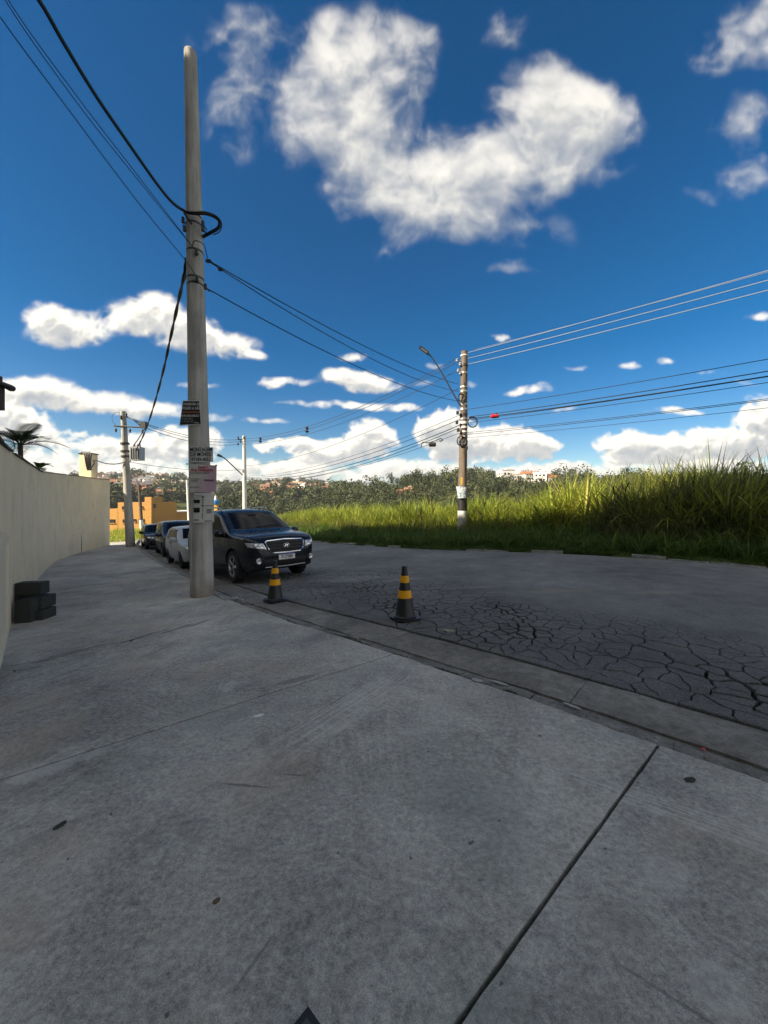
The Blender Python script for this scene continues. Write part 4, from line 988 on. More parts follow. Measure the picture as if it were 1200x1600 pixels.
q = MB(); q.box(local(PB, on1(303.5, 436.5, .165)), (.08, .02, .025)); q.build('clamp_plate', M_STEEL, pole1)

# posters on the large pole
def poster(name, label, corners, Y, material, bend=.012):
    """corners: pixel corners TL,TR,BR,BL at depth Y; thin slightly bent card; returns card, placement matrix (x right, y up) and size"""
    P = [at(c[0], c[1], Y) for c in corners]; ctr = sum(P, Vector())/4; o = empty(name, ctr); tag(o, label, 'poster')
    nx, ny = 10, 4; vs = []
    for side in (0, .004):
        for j in range(ny+1):
            for i in range(nx+1):
                u, w = i/nx, j/ny; p = P[0]*(1-u)*(1-w) + P[1]*u*(1-w) + P[2]*u*w + P[3]*(1-u)*w - ctr; p.y += bend*((2*u-1)**2) + side + .004*math.sin(5*u+3*w); vs.append(p)
    m = nx+1; N = m*(ny+1); fs = []
    for j in range(ny):
        for i in range(nx): a = j*m+i; fs += [(a, a+m, a+m+1, a+1), (N+a, N+a+1, N+a+m+1, N+a+m)]
    ringi = list(range(m)) + [j*m+nx for j in range(1, ny+1)] + [ny*m+i for i in range(nx-1, -1, -1)] + [j*m for j in range(ny-1, 0, -1)]
    fs += [(ringi[k], ringi[(k+1)%len(ringi)], N+ringi[(k+1)%len(ringi)], N+ringi[k]) for k in range(len(ringi))]
    q = MB(); q.add(vs, fs); q.build('card', material, o)
    def put(cpx, cpy, dy=.004): p = at(cpx, cpy, Y) - ctr; p.y -= dy + .004; return Matrix.Translation(p) @ Matrix.Rotation(R(90), 4, 'X')
    return o, put
def print_block(o, put, cpx, cpy, wpx, hpx, material, Y, name='printed_block'):
    q = MB(); M = put(cpx, cpy, .001); k = Y/FPX; q.box((0,0,0), (wpx*k, hpx*k, .0015), mtx=M); return q.build(name, material, o)
def m_print(c, var=.15):
    def f(h): n = h.noise(h.obj, 7, 4); return h.mix(n, tuple(k*(1-var) for k in c), tuple(min(1,k*(1+var)) for k in c))
    return f
M_PBLACK = mat('print_black', m_print((.012,.013,.014)), .6); M_PWHITE = mat('print_paper', m_print((.56,.56,.54)), .85); M_PWHITE2 = mat('print_white', m_print((.62,.62,.60)), .85)
M_PORANGE = mat('print_orange', m_print((.45,.16,.07)), .7); M_PRED = mat('print_red', m_print((.42,.02,.07)), .7); M_PGREY = mat('print_grey', m_print((.24,.24,.25)), .8); M_PGOLD = mat('print_gold', m_print((.42,.30,.06)), .7)
def m_pink(h):
    x, y, z = h.sep(h.gen); n = h.noise(h.obj, 4, 4)
    f = h.ss(h.m('ADD', h.m('MULTIPLY', x, .8), h.m('SUBTRACT', h.m('MULTIPLY', n, .7), h.m('MULTIPLY', z, .25))), .35, .95)
    return h.mix(f, (.52,.52,.48), (.44,.29,.36))
M_PINK = mat('print_pink', m_pink, .8)
k1 = (YP-.24)/FPX; Y1 = YP - .24
o, put = poster('poster', 'black advertising board with white lettering, topmost on the large utility pole', [(285.5,625.5),(312,625.5),(315,664),(280,665)], Y1, M_PWHITE, .004)
o['category'] = 'poster'
q = MB(); Pc = [at(a, b, Y1) for a, b in ((286.3,627),(311.3,627),(313.8,662.4),(281.4,663.4))]; ctr = o.location
q.add([p - ctr + Vector((0,-.006,0)) for p in Pc] + [p - ctr + Vector((0,-.0035,0)) for p in Pc], [(0,3,2,1),(4,5,6,7),(0,1,5,4),(1,2,6,5),(2,3,7,6),(3,0,4,7)]); q.build('black_panel', M_PBLACK, o)
for txt, cx, cy, hp, sx, mm in (('CONVERSÃO DE', 298.8, 631.8, 4.3, .70, M_PWHITE2), ('FOGÃO A GÁS', 298.6, 638.2, 4.9, .70, M_PWHITE2), ('ASSISTÊNCIA TÉCNICA', 298.2, 644.3, 3.6, .60, M_PORANGE), ('RETIRO EM DOMICÍLIO', 297.6, 650, 3.6, .60, M_PWHITE2), ('97189-4052', 293, 654.6, 3.2, .95, M_PGREY), ('11 97189-4052', 293.4, 658.8, 3.2, .85, M_PGREY)):
    text_obj('lettering', txt, hp*k1*1.25, mm, o, put(cx, cy, .006), sx)
print_block(o, put, 307.5, 655.5, 5, 4, M_PGOLD, Y1, 'printed_block'); text_obj('lettering', '24 hs', 2.6*k1*1.2, M_PWHITE2, o, put(307.8, 660.8, .006), 1)
Y2 = YP - .262; k2 = Y2/FPX
o, put = poster('poster', 'white sign with bold black furniture lettering, second from top on the large pole', [(296.5,697),(332,699),(331.8,721.5),(296.5,722)], Y2, M_PWHITE, .03)
for txt, cy, hp, sx in (('MONTAGEM', 702.6, 7.4, .70), ('DE MÓVEIS', 710.3, 7.4, .76), ('97189-4052', 718, 6.6, .82)): text_obj('lettering', txt, hp*k2*1.18, M_INK, o, put(314.3, cy, .003), sx, .002)
Y3 = YP - .275; k3 = Y3/FPX
o, put = poster('poster', 'pale pink and white poster with a dark red heading on the large pole', [(294.5,725),(337.5,727),(336.5,768.5),(295.5,769.5)], Y3, M_PINK, .03)
for txt, cx, cy, hp, sx, mm in (('Papelaria', 317, 729.8, 3.6, .95, M_PRED), ('Ana Delicatos', 316, 734.3, 5.6, .92, M_PRED), ('Bolos, Doces e Salgados', 313, 738.7, 3.4, .8, M_PGREY), ('encomendas', 304, 748, 2.8, .9, M_PGREY), ('aceitamos', 304, 751.2, 2.6, .9, M_PGREY), ('97189-4052', 327, 750.6, 3.0, .9, M_INK), ('retire no local', 303, 761, 2.6, .9, M_PGREY)): text_obj('lettering', txt, hp*k3*1.2, mm, o, put(cx, cy, .003), sx, .002)
for px in (292.5, 338):
    q = MB(); c = at(px, 725 + (px > 300)*2, Y3) - o.location; q.box(c, (.03, .015, .02)); q.build('tie', M_BANDB, o)
Y4 = YP - .285; k4 = Y4/FPX
o, put = poster('poster', 'white flyer with black and grey pictures, lowest on the large pole', [(302,770),(333.5,771),(333,816),(300.5,817)], Y4, M_PWHITE, .03)
print_block(o, put, 307.6, 783.5, 9.5, 5.5, M_PBLACK, Y4); print_block(o, put, 308.5, 782.2, 5, 1.8, M_PWHITE2, Y4); print_block(o, put, 307.5, 797, 9.5, 7.5, M_PBLACK, Y4); print_block(o, put, 307.8, 798, 5, 2.2, M_PGREY, Y4)
print_block(o, put, 327, 798.5, 7.5, 6.5, M_PGREY, Y4); print_block(o, put, 307, 812.5, 8, 3, M_PGREY, Y4); print_block(o, put, 326, 814, 12, 1.8, M_PGREY, Y4); print_block(o, put, 327, 790.3, 12, .8, M_INK, Y4); print_block(o, put, 310, 774, 11, .8, M_PGREY, Y4); print_block(o, put, 310, 776.6, 11, .8, M_PGREY, Y4)
for i_, ch in enumerate('MARMITAS'): text_obj('lettering', ch, 4.6*k4, M_INK, o, put(317.3 - i_*.12, 776.5 + i_*4.6, .003), 1.0)

# old pole across the road with its street lamp
YR = 18.4; RBp = at(722, 833, YR); RT = at(725.5, 549, YR)
pole2, b2, v2 = pole('utility_pole', 'weathered brown concrete utility pole with a street lamp across the road', RBp, RT, 7.3*YR/FPX, 5.0*YR/FPX, M_POLEB)
hgt2 = lambda py: at(0, py, YR).z - RBp.z
rad2 = lambda h: (7.3 + (5.0-7.3)*h/v2.length)*YR/FPX
def sleeve(y0, y1, material, name, extra=.008):
    ha, hb = hgt2(y1), hgt2(y0); q = MB(); q.tube([v2*(ha/v2.length), v2*(hb/v2.length)], [rad2(ha)+extra, rad2(hb)+extra], 24); return q.build(name, material, pole2, True)
sleeve(798, 836, mat('worn_white_band', m_rough_conc((.20,.20,.19), (.52,.52,.50), (.78,.78,.76), 1.5), .85), 'white_band'); sleeve(778.5, 797.8, M_BANDB, 'black_band')
q = MB(); q.box(v2*(hgt2(752)/v2.length) + Vector((-.05, -rad2(5)-.004, 0)), (.17, .012, .36)); q.build('yellow_paint_mark', M_YEL, pole2)
for py in (556, 571, 583, 605, 612, 632, 640, 648, 655, 661, 668, 675, 683, 690, 694):
    ring(pole2, b2, v2, hgt2(py), rad2(hgt2(py)) + random.uniform(.01, .03), random.choice([M_WHITE, M_DARKST, M_STEEL]), 'clamp_band', random.uniform(.05, .12))
for py, px in ((563, 714), (569, 719), (579, 716), (583, 719)):
    q = MB(); c = at(px, py, YR-.1) - RBp; q.lathe([(.03,-.07),(.07,-.06),(.05,0),(.07,.03),(.05,.07),(.02,.09)], 12, Matrix.Translation(c)); q.tube([c, Vector((at(724, py, YR).x - RBp.x, 0, c.z))], .022, 6); q.build('insulator', M_PORC, pole2, True)
for (px, py, r) in ((720.5, 621, .17), (738.5, 659.5, .24), (721, 689, .22)):
    c = at(px, py, YR - (.25 if px < 730 else 0)) - RBp
    for kx in range(2):
        q = MB(); q.tube([c + Vector(((r-.02*kx)*math.cos(2*math.pi*k/20), .03*kx, (r*1.1-.02*kx)*math.sin(2*math.pi*k/20))) for k in range(20)], .022, 6, closed=True); q.build('cable_coil', M_CABLE, pole2, True)
for py, px in ((600, 727), (645, 715), (660, 714), (672, 716), (680, 728), (700, 729)):
    q = MB(); q.box(at(px, py, YR - .2) - RBp, (.12, .12, .16)); q.build('connector_box', random.choice([M_DARKST, M_STEEL]), pole2)
arm = [at(719, 634, YR-.1), at(706, 611, YR-.15), at(690, 582, YR-.2), at(676, 560, YR-.25), at(668, 551.5, YR-.28)]
q = MB(); q.tube([p - RBp for p in catmull(arm, 5)], .035, 8); la = q.build('lamp_arm', M_DARKST, pole2, True)
q = MB(); d = (at(656, 542, YR-.32) - at(670, 552.5, YR-.28)); dn = d.normalized(); M = dn.to_track_quat('X', 'Z').to_matrix().to_4x4(); M.translation = (at(656, 542, YR-.32) + at(670, 552.5, YR-.28))/2 - RBp
q.box((0,0,0), (d.length, .26, .07), mtx=M); lh = q.build('lamp_head', M_DARKST, pole2); q = MB(); M2 = M.copy(); M2.translation = M.translation - (M.to_3x3() @ Vector((0,0,.05))); q.box((0,0,0), (d.length*.7, .20, .03), mtx=M2); q.build('lamp_lens', M_PORC, lh)
pt = at(706, 766, YR)
o, put = poster('notice', 'crumpled pale blue paper notice tied round the brown pole across the road', [(713,760),(729,760.5),(728.5,778),(716,778.5)], YR-.30, mat('pale_notice', lambda h: h.mix(h.ss(h.noise(h.obj, 9, 4), .42, .6), (.66,.68,.68), (.20,.30,.40)), .85), .05); o['category'] = 'notice'
# small pole further right of the roadside wires: none in view

# pole at the far end of the sidewalk with a transformer
YF = 22.2; FB = at(204, 855, YF); FT = at(192.5, 643, YF)
pole3, b3, v3 = pole('utility_pole', 'grey utility pole with crossarm and transformer at the far end of the sidewalk', FB, FT, 6.5*YF/FPX, 3.7*YF/FPX, M_POLE)
q = MB(); a, b = at(178.5, 665.5, YF-.15) - FB, at(228, 668, YF-.15) - FB; q.tube([a, b], .05, 6); q.build('crossarm', M_DARKST, pole3)
for px, py in ((181, 672), (203, 673), (222.5, 674), (189, 652), (197, 648)):
    q = MB(); q.lathe([(.02,-.12),(.07,-.10),(.05,-.03),(.07,.02),(.05,.08),(.02,.12)], 10, Matrix.Translation(at(px, py, YF-.15) - FB)); q.build('insulator', M_DARKST, pole3, True)
q = MB(); q.box(at(224, 664, YF-.2) - FB, (.34, .2, .38)); q.build('switch_box', M_DARKST, pole3)
q = MB(); q.box(at(214.5, 709, YF-.35) - FB, (.58, .5, .78)); tr = q.build('transformer', M_STEEL, pole3)
for dxx in (-.2, 0, .2):
    q = MB(); c = at(214.5, 709, YF-.35) - FB + Vector((dxx*.8, 0, .39)); q.lathe([(.045,0),(.06,.04),(.04,.08),(.055,.12),(.03,.18)], 10, Matrix.Translation(c)); q.build('bushing', M_PORC, tr, True)
for i_ in range(4):
    q = MB(); c = at(214.5, 709, YF-.35) - FB + Vector((-.2 + .13*i_, -.27, 0)); q.box(c, (.03, .05, .62)); q.build('cooling_fin', M_STEEL, tr)
for py in (693, 705, 713): ring(pole3, b3, v3, at(0, py, YF).z - FB.z, .24, M_DARKST, 'clamp_band', .10)
# white lamp pole beyond the SUV
YW = 34.5; WB = at(383, 838, YW); WT = at(381.5, 681, YW)
pole4, b4, v4 = pole('utility_pole', 'slim white street lamp pole rising behind the parked sport utility vehicle', WB, WT, 3.6*YW/FPX, 2.6*YW/FPX, M_POLEW)
q = MB(); q.tube([p - WB for p in catmull([at(380, 743, YW-.1), at(366, 730, YW-.4), at(352, 717, YW-.8), at(345, 712.5, YW-1.0)], 5)], .05, 8); q.build('lamp_arm', M_DARKST, pole4, True)
q = MB(); q.tube([at(347, 713.5, YW-.95) - WB, at(339.5, 710.5, YW-1.1) - WB], [.09, .13], 8); q.build('lamp_head', M_DARKST, pole4, True)
q = MB(); q.tube([at(371, 687, YW-.1) - WB, at(384, 686, YW-.1) - WB], .05, 6); q.build('crossarm', M_DARKST, pole4)
for px, py in ((372, 684), (376, 690), (372, 694), (381, 684)):
    q = MB(); q.lathe([(.03,-.12),(.09,-.08),(.06,0),(.09,.06),(.03,.12)], 10, Matrix.Translation(at(px, py, YW-.15) - WB)); q.build('insulator', M_DARKST, pole4, True)
# slanting pole and thin white pole towards the orange building
YS = 47.0; SB = at(222, 836, YS); pole5, b5, v5 = pole('utility_pole', 'slanting dark pole with a white foot in front of the orange building', SB, at(217.5, 757, YS), 2.6*YS/FPX, 1.9*YS/FPX, M_POLEB, 12)
q = MB(); q.tube([v5*.0, v5*.30], [2.8*YS/FPX, 2.6*YS/FPX], 12); q.build('white_band', M_WHITE, pole5, True)
q = MB(); q.box(v5*.96, (1.1, .1, .1)); q.build('crossarm', M_DARKST, pole5)
YT = 40.0; pole6, b6, v6 = pole('utility_pole', 'thin bright white pole just left of the large pole with posters', at(297, 840, YT), at(292.5, 750, YT), 2.6*YT/FPX, 1.8*YT/FPX, M_POLEW, 12)
q = MB(); q.box(v6*.93, (.5, .12, .12)); q.build('crossarm', M_DARKST, pole6)

# ------------------------------------------------------------------ cables (each one a thing)
def cable(label, pts, r, material=M_CABLE, group=None, name='cable', n=8, sides=6, sub=8):
    P = catmull(pts, sub) if len(pts) > 2 else pts; c = Vector(P[0]); q = MB(); q.tube([Vector(p) - c for p in P], r, sides); o = q.build(name, material, None, True); o.location = c; tag(o, label, 'cable', group); return o
def span(a, b, sag, n=16): return [Vector(a).lerp(Vector(b), k/n) - Vector((0, 0, 4*sag*(k/n)*(1-k/n))) for k in range(n+1)]
c_in = [at(-30, -130, 3.9), at(60, -1, 4.5), at(100, 68, 4.85), at(150, 150, 5.4), at(200, 223, 5.95), at(245, 287, 6.5), at(270, 317, 6.75), at(290, 331, YP-.22)]
cable('thick black cable bundle dropping from the upper left to the large pole', c_in, .028, sub=6)
lp = [at(290, 331, YP-.22), at(304, 333, YP-.24), at(320, 333, YP-.2), at(335, 338, YP-.12), at(343, 346, YP-.08), at(341, 356, YP-.06), at(330, 363, YP-.05), at(317, 370, YP)]
cable('thick black cable loop bulging right of the large pole', lp, .034)
lp = [at(288, 333, YP-.25), at(296, 345, YP-.24), at(300, 350, YP-.2)]; cable('short black cable tail tied to the upper clamp of the large pole', lp, .022)
lp = [at(322, 334, YP-.2), at(338, 338, YP-.16), at(346.5, 350, YP-.1), at(343, 362, YP-.1), at(333, 367, YP-.1)]; cable('thin outer black cable loop right of the large pole', lp, .011)
lp = [at(300, 385, YP-.24), at(303, 377, YP-.26), at(310, 377, YP-.25), at(319, 384, YP-.2), at(325, 406, YP-.1)]; cable('small thin wire hoop on the large pole below the thick loop', lp, .008)
for dpx, who in ((0, 'upper'), (5, 'middle')):
    cable('%s of the paired thin wires descending from the upper left to the large pole' % who, [at(-35+dpx*1.6, -100, 4.3), at(8+dpx, 0, 4.75), at(120+dpx*.7, 160-dpx, 5.6), at(215+dpx*.5, 280-dpx*.6, 6.3), at(306, 392, YP-.22)], .0075)
cable('lone thin wire descending from the left edge to the large pole', [at(-40, -45, 4.2), at(0, 26, 4.55), at(110, 175, 5.4), at(215, 315, 6.25), at(290, 407, 6.9), at(308, 435, YP-.2)], .008)
tw = [at(292, 403, YP-.05), at(288, 430, 7.4), at(278, 475, 8.6), at(266, 530, 10.4), at(255, 580, 12.2), at(243, 625, 14.8), at(232, 660, 17.4), at(222, 685, 19.8), at(211, 706, YF-.3)]
TWP = catmull(tw, 10)
twc = empty('cable', TWP[0]); tag(twc, 'thick twisted black cable hanging from the large pole down to the transformer pole', 'cable')
for k in range(2):
    q = MB(); q.tube([p - TWP[0] + Vector((math.cos(i*.55 + k*math.pi), 0, math.sin(i*.55 + k*math.pi)))*.022 for i, p in enumerate(TWP)], .022, 6); q.build('strand', M_CABLE, twc, True)
dash = lambda px, py: at(px, py, YR)
c0 = on1(326, 407, .1); c1_ = at(716, 600, YR); cable('upper wire from the large pole across the sky to the brown pole', span(c0, c1_, .28), .011)
cable('middle wire from the large pole across the sky to the brown pole', span(on1(327, 409, .1), at(718, 612, YR), .42), .010)
cable('lower wire from the large pole across the sky to the brown pole', span(on1(322, 450, .1), at(718, 627, YR), .36), .011)
q = MB(); q.tube([c0.lerp(c1_, .0), c0.lerp(c1_, .012)], .03, 8); 
for px, py in ((326, 408), (345, 421)):
    q = MB(); q.box((0,0,0), (.10, .05, .05)); o = q.build('wire_connector', M_DARKST); o.location = at(px, py, YP + (px-320)*.028); tag(o, 'small dark wire connector %s on the wires by the large pole' % ('close to the pole' if px < 330 else 'farther out'), 'connector')
# overhead lines along the road, right of the brown pole (towards the next pole behind the viewer) and left of it
def along(zp, z_next, toff=0.0): return Vector((29.5 + toff*.6, -4.7 + toff*.7, z_next))
for i_, (py, zn, lab, r, mm) in enumerate(((552, 8.9, 'highest of the three grey power lines leaving the brown pole to the right', .014, M_WIREG), (561, 8.7, 'middle of the three grey power lines leaving the brown pole to the right', .013, M_WIREG), (570, 8.45, 'lowest of the three grey power lines leaving the brown pole to the right', .014, M_WIREG))):
    cable(lab, span(at(727, py, YR), along(0, zn + .25, i_*.3), .42, 24), r, mm)
lows = [(640, 6.60), (652, 6.45), (655, 6.35), (657, 6.22), (661, 6.10), (676, 5.72), (679, 5.55), (684, 5.30)]
for i_, (py, zn) in enumerate(lows):
    lab = ('upper dark communication cable of the bundle running right from the brown pole' if i_ == 0 else 'dark communication cable within the bundle running right from the brown pole' if i_ < 5 else 'lower dark communication cable running right from the brown pole')
    cable(lab, span(at(728, py, YR - .05), along(0, zn + .3, -.4 + .22*i_), .55 + .05*(i_ % 3), 24), (.012, .016, .018, .014, .011, .010, .011, .008)[i_], M_CABLE, None if i_ == 0 else 'bundle cables right of the brown pole' if i_ < 5 else 'lower cables right of the brown pole')
cable('faint thin wire high above the others at the right edge', span(at(742, 546, YR-.4), along(0, 9.9, 2), .5, 24), .006, M_WIREG)
for i_, (py, py2, lab) in enumerate(((560, 686, 'highest'), (566, 690, 'middle'), (580, 694, 'lowest'))):
    a, b = at(713, py, YR), at(374, py2, YW-.15); cable('%s power line from the brown pole down left to the white lamp pole' % lab, span(a, b, .95, 24), .015 if i_ < 2 else .013, M_DARKST)
for i_, (px, py, Y) in enumerate(((504.5, 651, 26.6), (410.5, 679, 31.8))):
    pa_, pb_ = span(at(713, 566, YR), at(374, 690, YW-.15), .95, 24)[13 if i_ == 0 else 20], 0
    q = MB(); c = pa_; q.lathe([(.05,-.22),(.16,-.12),(.06,-.06),(.08,.08),(.14,.14),(.03,.24)], 10); o = q.build('line_spacer', M_DARKST, None, True); o.location = c; tag(o, 'small dark spacer hanging on the power lines %s' % ('midway to the brown pole' if i_ == 0 else 'close to the white lamp pole'), 'spacer')
cable('lone thin wire from the brown pole down left below the power lines', span(at(719, 606, YR), at(381, 728, YW), .8, 24), .011)
for i_, (py, py2, sg) in enumerate(((648, 744, .75), (655, 746, .8), (664, 747, .9), (668, 748.5, 1.0), (676, 749, .9))):
    cable('dark communication cable of the bundle sagging from the brown pole to the white lamp pole', span(at(719, py, YR), at(382, py2, YW), sg, 24), (.011, .016, .019, .017, .011)[i_], M_CABLE, 'bundle cables left of the brown pole')
lp = [at(658, 698, 19.9), at(661, 691, 19.8), at(668, 692, 19.7), at(676, 690, 19.6), at(684, 687, 19.4), at(689, 685, 19.3), at(691.5, 688, 19.2), at(687, 690, 19.3)]
cable('curled black cable slack hanging left of the brown pole', lp, .022)
q = MB(); q.lathe([(.05,-.2),(.12,-.16),(.12,.16),(.05,.2)], 10, Matrix.Rotation(R(90), 4, 'Y')); o = q.build('splice_case', M_DARKST, None, True); o.location = at(675.5, 694.5, 19.6); tag(o, 'black splice case hanging on the cables left of the brown pole', 'splice case')
q = MB(); q.lathe([(.03,-.20),(.08,-.17),(.09,.0),(.08,.17),(.03,.20)], 12, Matrix.Rotation(R(86), 4, 'Y')); o = q.build('splice_case', M_RED, None, True); o.location = at(773, 650.5, 17.3); tag(o, 'bright red splice case on the cables right of the brown pole', 'splice case')
q = MB(); q.box((-.1, 0, .10), (.05,.04,.08)); q.box((.1, 0, .10), (.05,.04,.08)); q.build('hanger', M_RED, o)
for i_, (a, b, sg) in enumerate((((190, 648), (373, 687), .5), ((198, 652), (374, 690), .55), ((226, 668), (374, 694), .45))):
    cable('%s line between the far transformer pole and the white lamp pole' % ('upper', 'middle', 'lower')[i_], span(at(*a, YF), at(*b, YW-.2), sg, 16), .018)
lp = [at(190, 645, YF), at(180, 645, YF-.2), at(175, 652, YF-.3), at(178, 662, YF-.3), at(186, 668, YF-.2)]; cable('thin wire arc left of the far transformer pole top', lp, .010)
lp = [at(198, 650, YF-.1), at(209, 657, YF-.3), at(218, 664, YF-.3)]; cable('short dark jumper wire on top of the far transformer pole', lp, .03)
lp = [at(226, 670, YF-.2), at(216, 686, YF-.4), at(208, 698, YF-.5), at(206, 712, YF-.45), at(203, 722, YF-.3)]; cable('black wire looping down past the transformer', lp, .03)
cable('faint wire running right from the transformer pole at roof height', span(at(203, 722, YF), at(381, 733, YW), .3, 14), .014)

# ------------------------------------------------------------------ traffic cones
M_CONE = plain('cone_black', (.010,.011,.014), .42, var=.3); M_BAND = plain('cone_yellow_band', (.78,.35,.008), .45, var=.30, vs=22); M_CBASE = plain('cone_base', (.012,.014,.019), .45, var=.3)
def cone(label, P, rz, tilt=0.0):
    H = .70; c = empty('traffic_cone', P, (tilt, 0, rz)); tag(c, label, 'cone', 'black and yellow traffic cones')
    q = MB(); s_ = .168; q.prism([(-s_,-s_+.05),(-s_+.05,-s_),(s_-.05,-s_),(s_,-s_+.05),(s_,s_-.05),(s_-.05,s_),(-s_+.05,s_),(-s_,s_-.05)], .004, .03); q.build('base', M_CBASE, c)
    rr = lambda z: .135 - (.135-.030)*(z/H)
    q = MB(); q.lathe([(.150,.030),(.150,.045),(rr(.05)+.006,.055),(rr(.06),.07),(rr(H-.05),H-.05),(rr(H-.05)+.004,H-.045),(rr(H)+.004,H-.005),(rr(H)-.006,H)], 28); q.build('cone_shell', M_CONE, c, True)
    for z0, z1 in ((.285,.385), (.485,.575)):
        q = MB(); q.lathe([(rr(z0)+.001,z0),(rr(z0)+.004,z0+.002),(rr(z1)+.004,z1-.002),(rr(z1)+.001,z1)], 28, None, False); q.build('reflective_band', M_BAND, c, True)
    return c
cone('yellow banded black cone on the cracked asphalt, standing alone in front', on_ground(633, 967, .0), R(28), R(-1.5))
cone('yellow banded black cone in the gutter in front of the parked sport utility vehicle', P3(5.72, 3.30, .0), R(40), 0)

# ------------------------------------------------------------------ stack of concrete blocks against the wall
def m_block(h): n = h.noise(h.obj, 40, 4, .7); b = h.noise(h.obj, 4, 3); bump(h, n, .6, .01); return h.mix(h.m('MULTIPLY_ADD', h.m('SUBTRACT', b, .5), .5, n), (.022,.026,.026), (.062,.068,.067))
M_BLOCK = mat('dark_block', m_block, .92, .2)
def block(label, c, size, rz, hollow=False, rx=0.0):
    o = empty('concrete_block', c, (rx, 0, rz)); tag(o, label, 'block', 'dark concrete blocks stacked by the wall'); q = MB(); x, y, z = size
    bm = bmesh.new(); bmesh.ops.create_cube(bm, size=1); bmesh.ops.scale(bm, vec=(x, y, z), verts=bm.verts); bmesh.ops.bevel(bm, geom=bm.edges, offset=.008, segments=2, affect='EDGES')
    bmesh.ops.translate(bm, vec=(0, 0, z/2), verts=bm.verts); me = bpy.data.meshes.new('block_body'); bm.to_mesh(me); bm.free(); obj('block_body', me, M_BLOCK, o)
    for k in (-1, 1):
        q = MB(); q.box((k*x*.24, 0, z + .0015), (x*.34, y*.62, .003)); q.build('core_hole', M_BANDB, o)
    return o
gb = on_ground(54, 970, .02); Yb = gb.y; kb = Yb/FPX; zg = gb.z - .01; aw = math.atan2(F2[2].y - F2[1].y, F2[2].x - F2[1].x)
bx = lambda px, dy=0.0: Vector(((px-600)*(Yb+dy)/FPX, Yb + dy, zg))
rzB = R(8)
block('dark grey block standing upright at the front left of the stack by the wall', bx(43, -.10), (.22, .20, .385), rzB)
block('dark grey block lying at the bottom right of the stack by the wall', bx(64, .06), (.26, .30, .19), rzB)
block('dark grey block in the middle layer of the stack by the wall', bx(62, .12) + Vector((0,0,.1925)), (.28, .32, .19), rzB)
block('dark grey block at the back of the stack against the wall', bx(45, .25), (.30, .19, .385), rzB)
block('wide dark grey block on top of the stack by the wall', bx(50.5, .22) + Vector((0,0,.388)), (.40, .19, .20), rzB)

# ------------------------------------------------------------------ inspection cover at the viewer's feet
Pc = on_ground(490, 1578, .006); ic = empty('inspection_cover', (Pc.x + .005, Pc.y - .30, float(zr(.7)) + .012), (0, 0, R(49))); tag(ic, 'dark square inspection cover set in the concrete at the bottom edge', 'cover')
q = MB(); q.box((0,0,.001), (.424,.424,.006)); q.build('cover_frame', M_BANDB, ic); q = MB(); q.box((0,0,.006), (.385,.385,.008)); q.build('cover_plate', plain('cover_iron', (.06,.065,.07), .7, .2, var=.35, vs=25), ic)

# ------------------------------------------------------------------ gate end, security lamp, meter pillar, palms on the property
M_GATE = plain('cream_gate', (.60,.53,.40), .6, var=.08)
g0 = F2[1]; dW = (F2[2]-F2[1]).normalized(); nW = N2[1]
gate = empty('gate', g0 + nW*.045 - dW*.34); tag(gate, 'cream metal gate leaf folded against the wall at the left edge', 'gate')
for i_ in range(12):
    q = MB(); c = -dW*(.10 + .125*i_) + Vector((0,0,.72)); q.box(c, (.118, .03, 1.25), math.atan2(dW.y, dW.x)); q.build('board', M_GATE, gate)
for zc in (.22, 1.22):
    q = MB(); q.box(-dW*.8 + nW*.028 + Vector((0,0,zc)), (1.55, .03, .06), math.atan2(dW.y, dW.x)); q.build('rail', M_GATE, gate)
lampB = at(-14, 606, 4.0); sc = empty('security_lamp', lampB); tag(sc, 'dark spotlight on a short bracket at the far left edge above the wall', 'lamp')
q = MB(); q.tube([Vector((.06,0,.02)), at(5, 601, 4.0)-lampB, at(17, 606.5, 4.0)-lampB, at(20.5, 607.5, 4.0)-lampB], [.02,.03,.036,.03], 12); q.build('lamp_body', M_DARKST, sc, True)
q = MB(); q.box(at(-1, 622, 4.0)-lampB, (.07,.05,.26)); q.box(at(-14, 612, 4.0)-lampB, (.16,.04,.04)); q.box(at(-1, 595, 4.0)-lampB + Vector((-.01,0,0)), (.05,.04,.1)); q.build('bracket', plain('brown_bracket', (.05,.035,.03), .7), sc)
q = MB(); q.tube([at(-14, 612, 4.0)-lampB, Vector((-2.2, -.6, -.05))], .025, 6); q.build('support_arm', M_DARKST, sc)
YM = 22.0; mp = at(132, 760, YM); pil = empty('meter_pillar', mp); tag(pil, 'square beige cable entry pillar rising behind the wall with black conduits', 'pillar')
z0 = at(0, 760, YM).z - 2.5; z1 = at(0, 709, YM).z; q = MB(); q.box((0, .3, (z0+z1)/2 - mp.z), (19*YM/FPX, .5, z1-z0)); q.build('pillar_block', M_WALL, pil)
q = MB(); q.box((0, .3, z1 - mp.z + .03), (21*YM/FPX, .58, .06)); q.build('pillar_cap', M_COPE, pil)
for i_ in range(5):
    o_ = i_*2.6; q = MB(); q.tube([p - mp for p in catmull([at(126+o_*.9, 713, YM+.2), at(128+o_, 706.5, YM+.05), at(132+o_, 710, YM-.06), at(134+o_*.7, 722, YM-.1), at(137+o_*.5, 735, YM-.06)], 5)], .035, 8); q.build('conduit', M_CABLE, pil, True)
cable('black service wire sagging from the meter pillar to the far transformer pole', [at(140, 735, YM-.1), at(147, 724, YM-.1), at(146, 720, YM), at(152, 720, 21.9), at(165, 724, 21.9), at(180, 725, 21.9), at(197, 722, YF-.2)], .028)
